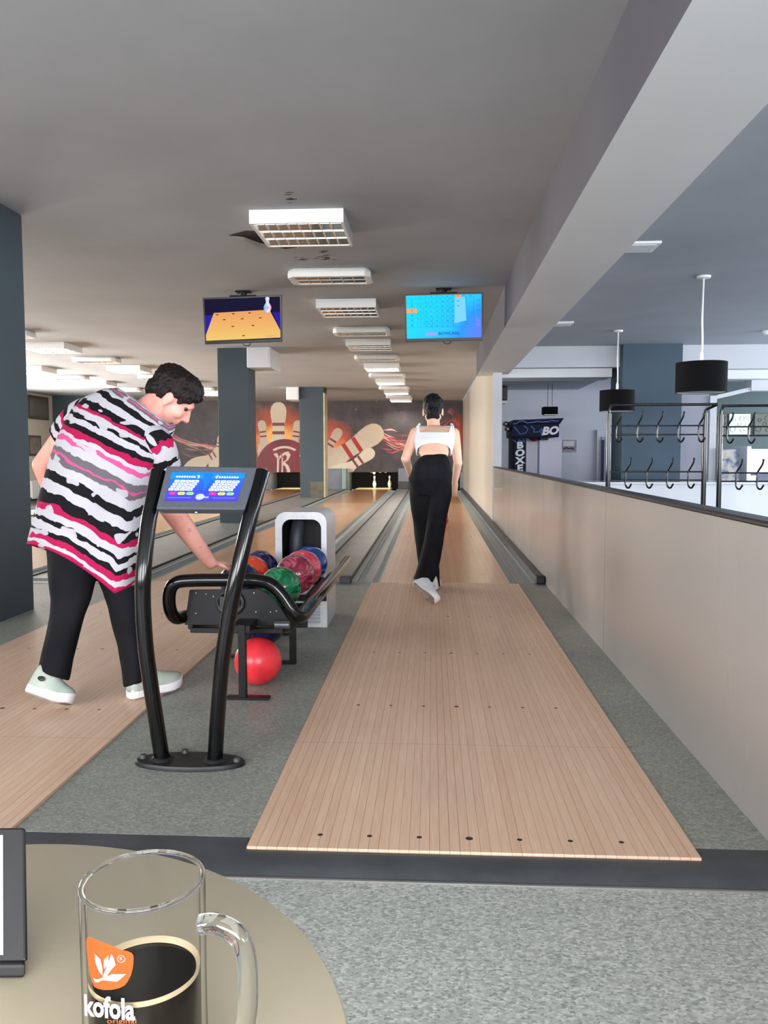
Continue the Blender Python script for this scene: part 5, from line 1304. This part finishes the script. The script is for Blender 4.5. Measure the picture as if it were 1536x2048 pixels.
# crop top
CT = [((833,902,900),6.26,.108),((830,906,886),6.305,.114),((828,909,874),6.345,.116),((828,910,862),6.39,.108),((833,906,853),6.425,.096)]
def crop(u, v):
    f = v*(len(CT)-1); i = min(int(f), len(CT)-2); k = f-i
    l, r, py = [a+(c-a)*k for a, c in zip(CT[i][0], CT[i+1][0])]; y = CT[i][1]+(CT[i+1][1]-CT[i][1])*k; hd = CT[i][2]+(CT[i+1][2]-CT[i][2])*k
    th = 2*PI*u; co, si = math.cos(th), math.sin(th)
    if si > 0: # back: arched lower edge and low neckline
        arch = si**.8; lo = 911-25.5*arch; hi = 852+12.5*min(1, (max(0, 1-abs(co)/.86))*6); py = lo+(hi-lo)*v
        fy = (905-py)/(905-853); fy = min(max(fy, 0), 1)*(len(CT)-1); i = min(int(fy), len(CT)-2); k = fy-i
        l, r = [a+(c-a)*k for a, c in zip(CT[i][0][:2], CT[i+1][0][:2])]; y = CT[i][1]+(CT[i+1][1]-CT[i][1])*k; hd = CT[i][2]+(CT[i+1][2]-CT[i][2])*k
    else: py = 911+(852-911)*v
    return W((l+r)/2+(r-l)/2*co, py, y-hd*si), (u, v, 0)
ct_ = cloth_grid(crop, 72, 24, 'crop_top', M_top, w2, 0, .004)
for px in (836, 906):
    MB().tube([W(px,864,6.29), W(px,853,6.335), W(px+(3 if px < 850 else -3),848,6.41), W(px+(3 if px < 850 else -3),852,6.49)], .0085, 8, sub=4).build('strap', M_top, ct_, 60)
# trousers
tb_ = MB()
tb_.loft(rings([(847,893,909,909,6.235,.095),(838,898,918,918,6.22,.12),(826,903,932,932,6.20,.135),(817,905,958,958,6.19,.14),(820,902,972,972,6.195,.12),(830,892,990,990,6.20,.08)], 32))
for q in ((846,948),(879,948)): tb_.ell(W(*q, 6.13), (.085,.075,.105))
tb_.loft(rings(TL2))
tb_.loft(rings(TR2))
remesh(tb_, 'trousers', M_trous, .007, w2, 3, fold(.008, 8, 11))
bt = MB()
tp_ = G(868,1205,.02); hl_ = W(826,1168,5.86)
shoe(w2, hl_, tp_, (.62,.62,.42), M_wshoe, M_sole, M_tread, None, 1.05)
h2 = G(867,1180,.0045); shoe(w2, h2, h2+V((.02,.26,0)), (0,0,1), M_wshoe, M_sole, M_tread, None, 1.05, 'shoe', M_patch)
# ------------------------------------------------------------------ light: daylight through the windows, pin-deck lamps
def area(name, loc, rot, sx_, sy_, power, col):
    l = bpy.data.lights.new(name, 'AREA'); l.shape = 'RECTANGLE'; l.size = sx_; l.size_y = sy_; l.energy = power; l.color = col
    o = bpy.data.objects.new(name, l); C.objects.link(o); o.location = loc; o.rotation_euler = rot; return o
DAY = (.86, .93, 1.0); SOFT = (.97, .98, 1.0)
for a0, a1 in BW: area('window_daylight', ((a0+a1)/2, BY-.22, 1.62), (PI/2, 0, 0), a1-a0, 1.5, 105*(a1-a0), SOFT)
for a0, a1 in RW: area('window_daylight', (RX+.22, (a0+a1)/2, 1.55), (PI/2, 0, PI/2), a1-a0, 1.65, (50 if a0 < 8 else 64)*(a1-a0), DAY)  # the farthest one is fill behind the added opening
for a0, a1 in LW: area('window_daylight', (LX-.22, (a0+a1)/2, 1.32), (PI/2, 0, -PI/2), a1-a0, 1.2, (170 if a0 < 12 else 210)*(a1-a0), (1., .95, .88))
for cx in (.104, -1.78, -4.19, -6.08):
    area('pin_deck_lamp', (cx, 24.86, .62), (math.radians(22), 0, 0), 1.0, .08, 20, (1., .88, .62))
wd = bpy.data.worlds.new('World'); sc.world = wd; wd.use_nodes = True
wd.node_tree.nodes['Background'].inputs[0].default_value = (.55, .65, .8, 1); wd.node_tree.nodes['Background'].inputs[1].default_value = .5
cam = bpy.data.cameras.new('Camera'); co = bpy.data.objects.new('Camera', cam); C.objects.link(co); sc.camera = co
cam.sensor_fit = 'HORIZONTAL'; cam.sensor_width = 36; cam.lens = 36*F_PX/1536; cam.clip_start = .02; cam.clip_end = 100
M4 = Matrix((cR, cU, -cF)).transposed().to_4x4(); M4.translation = CAM; co.matrix_world = M4
vs_ = sc.view_settings; vs_.view_transform = 'Standard'; vs_.look = 'None'; vs_.gamma = 1; vs_.use_curve_mapping = False; vs_.exposure = 0.3
sc.cycles.use_denoising = True; sc.cycles.max_bounces = 10; sc.cycles.diffuse_bounces = 6; sc.cycles.glossy_bounces = 5; sc.cycles.transmission_bounces = 10
sc.cycles.sample_clamp_indirect = 6.0; sc.cycles.caustics_reflective = False; sc.cycles.caustics_refractive = False; sc.cycles.blur_glossy = .5
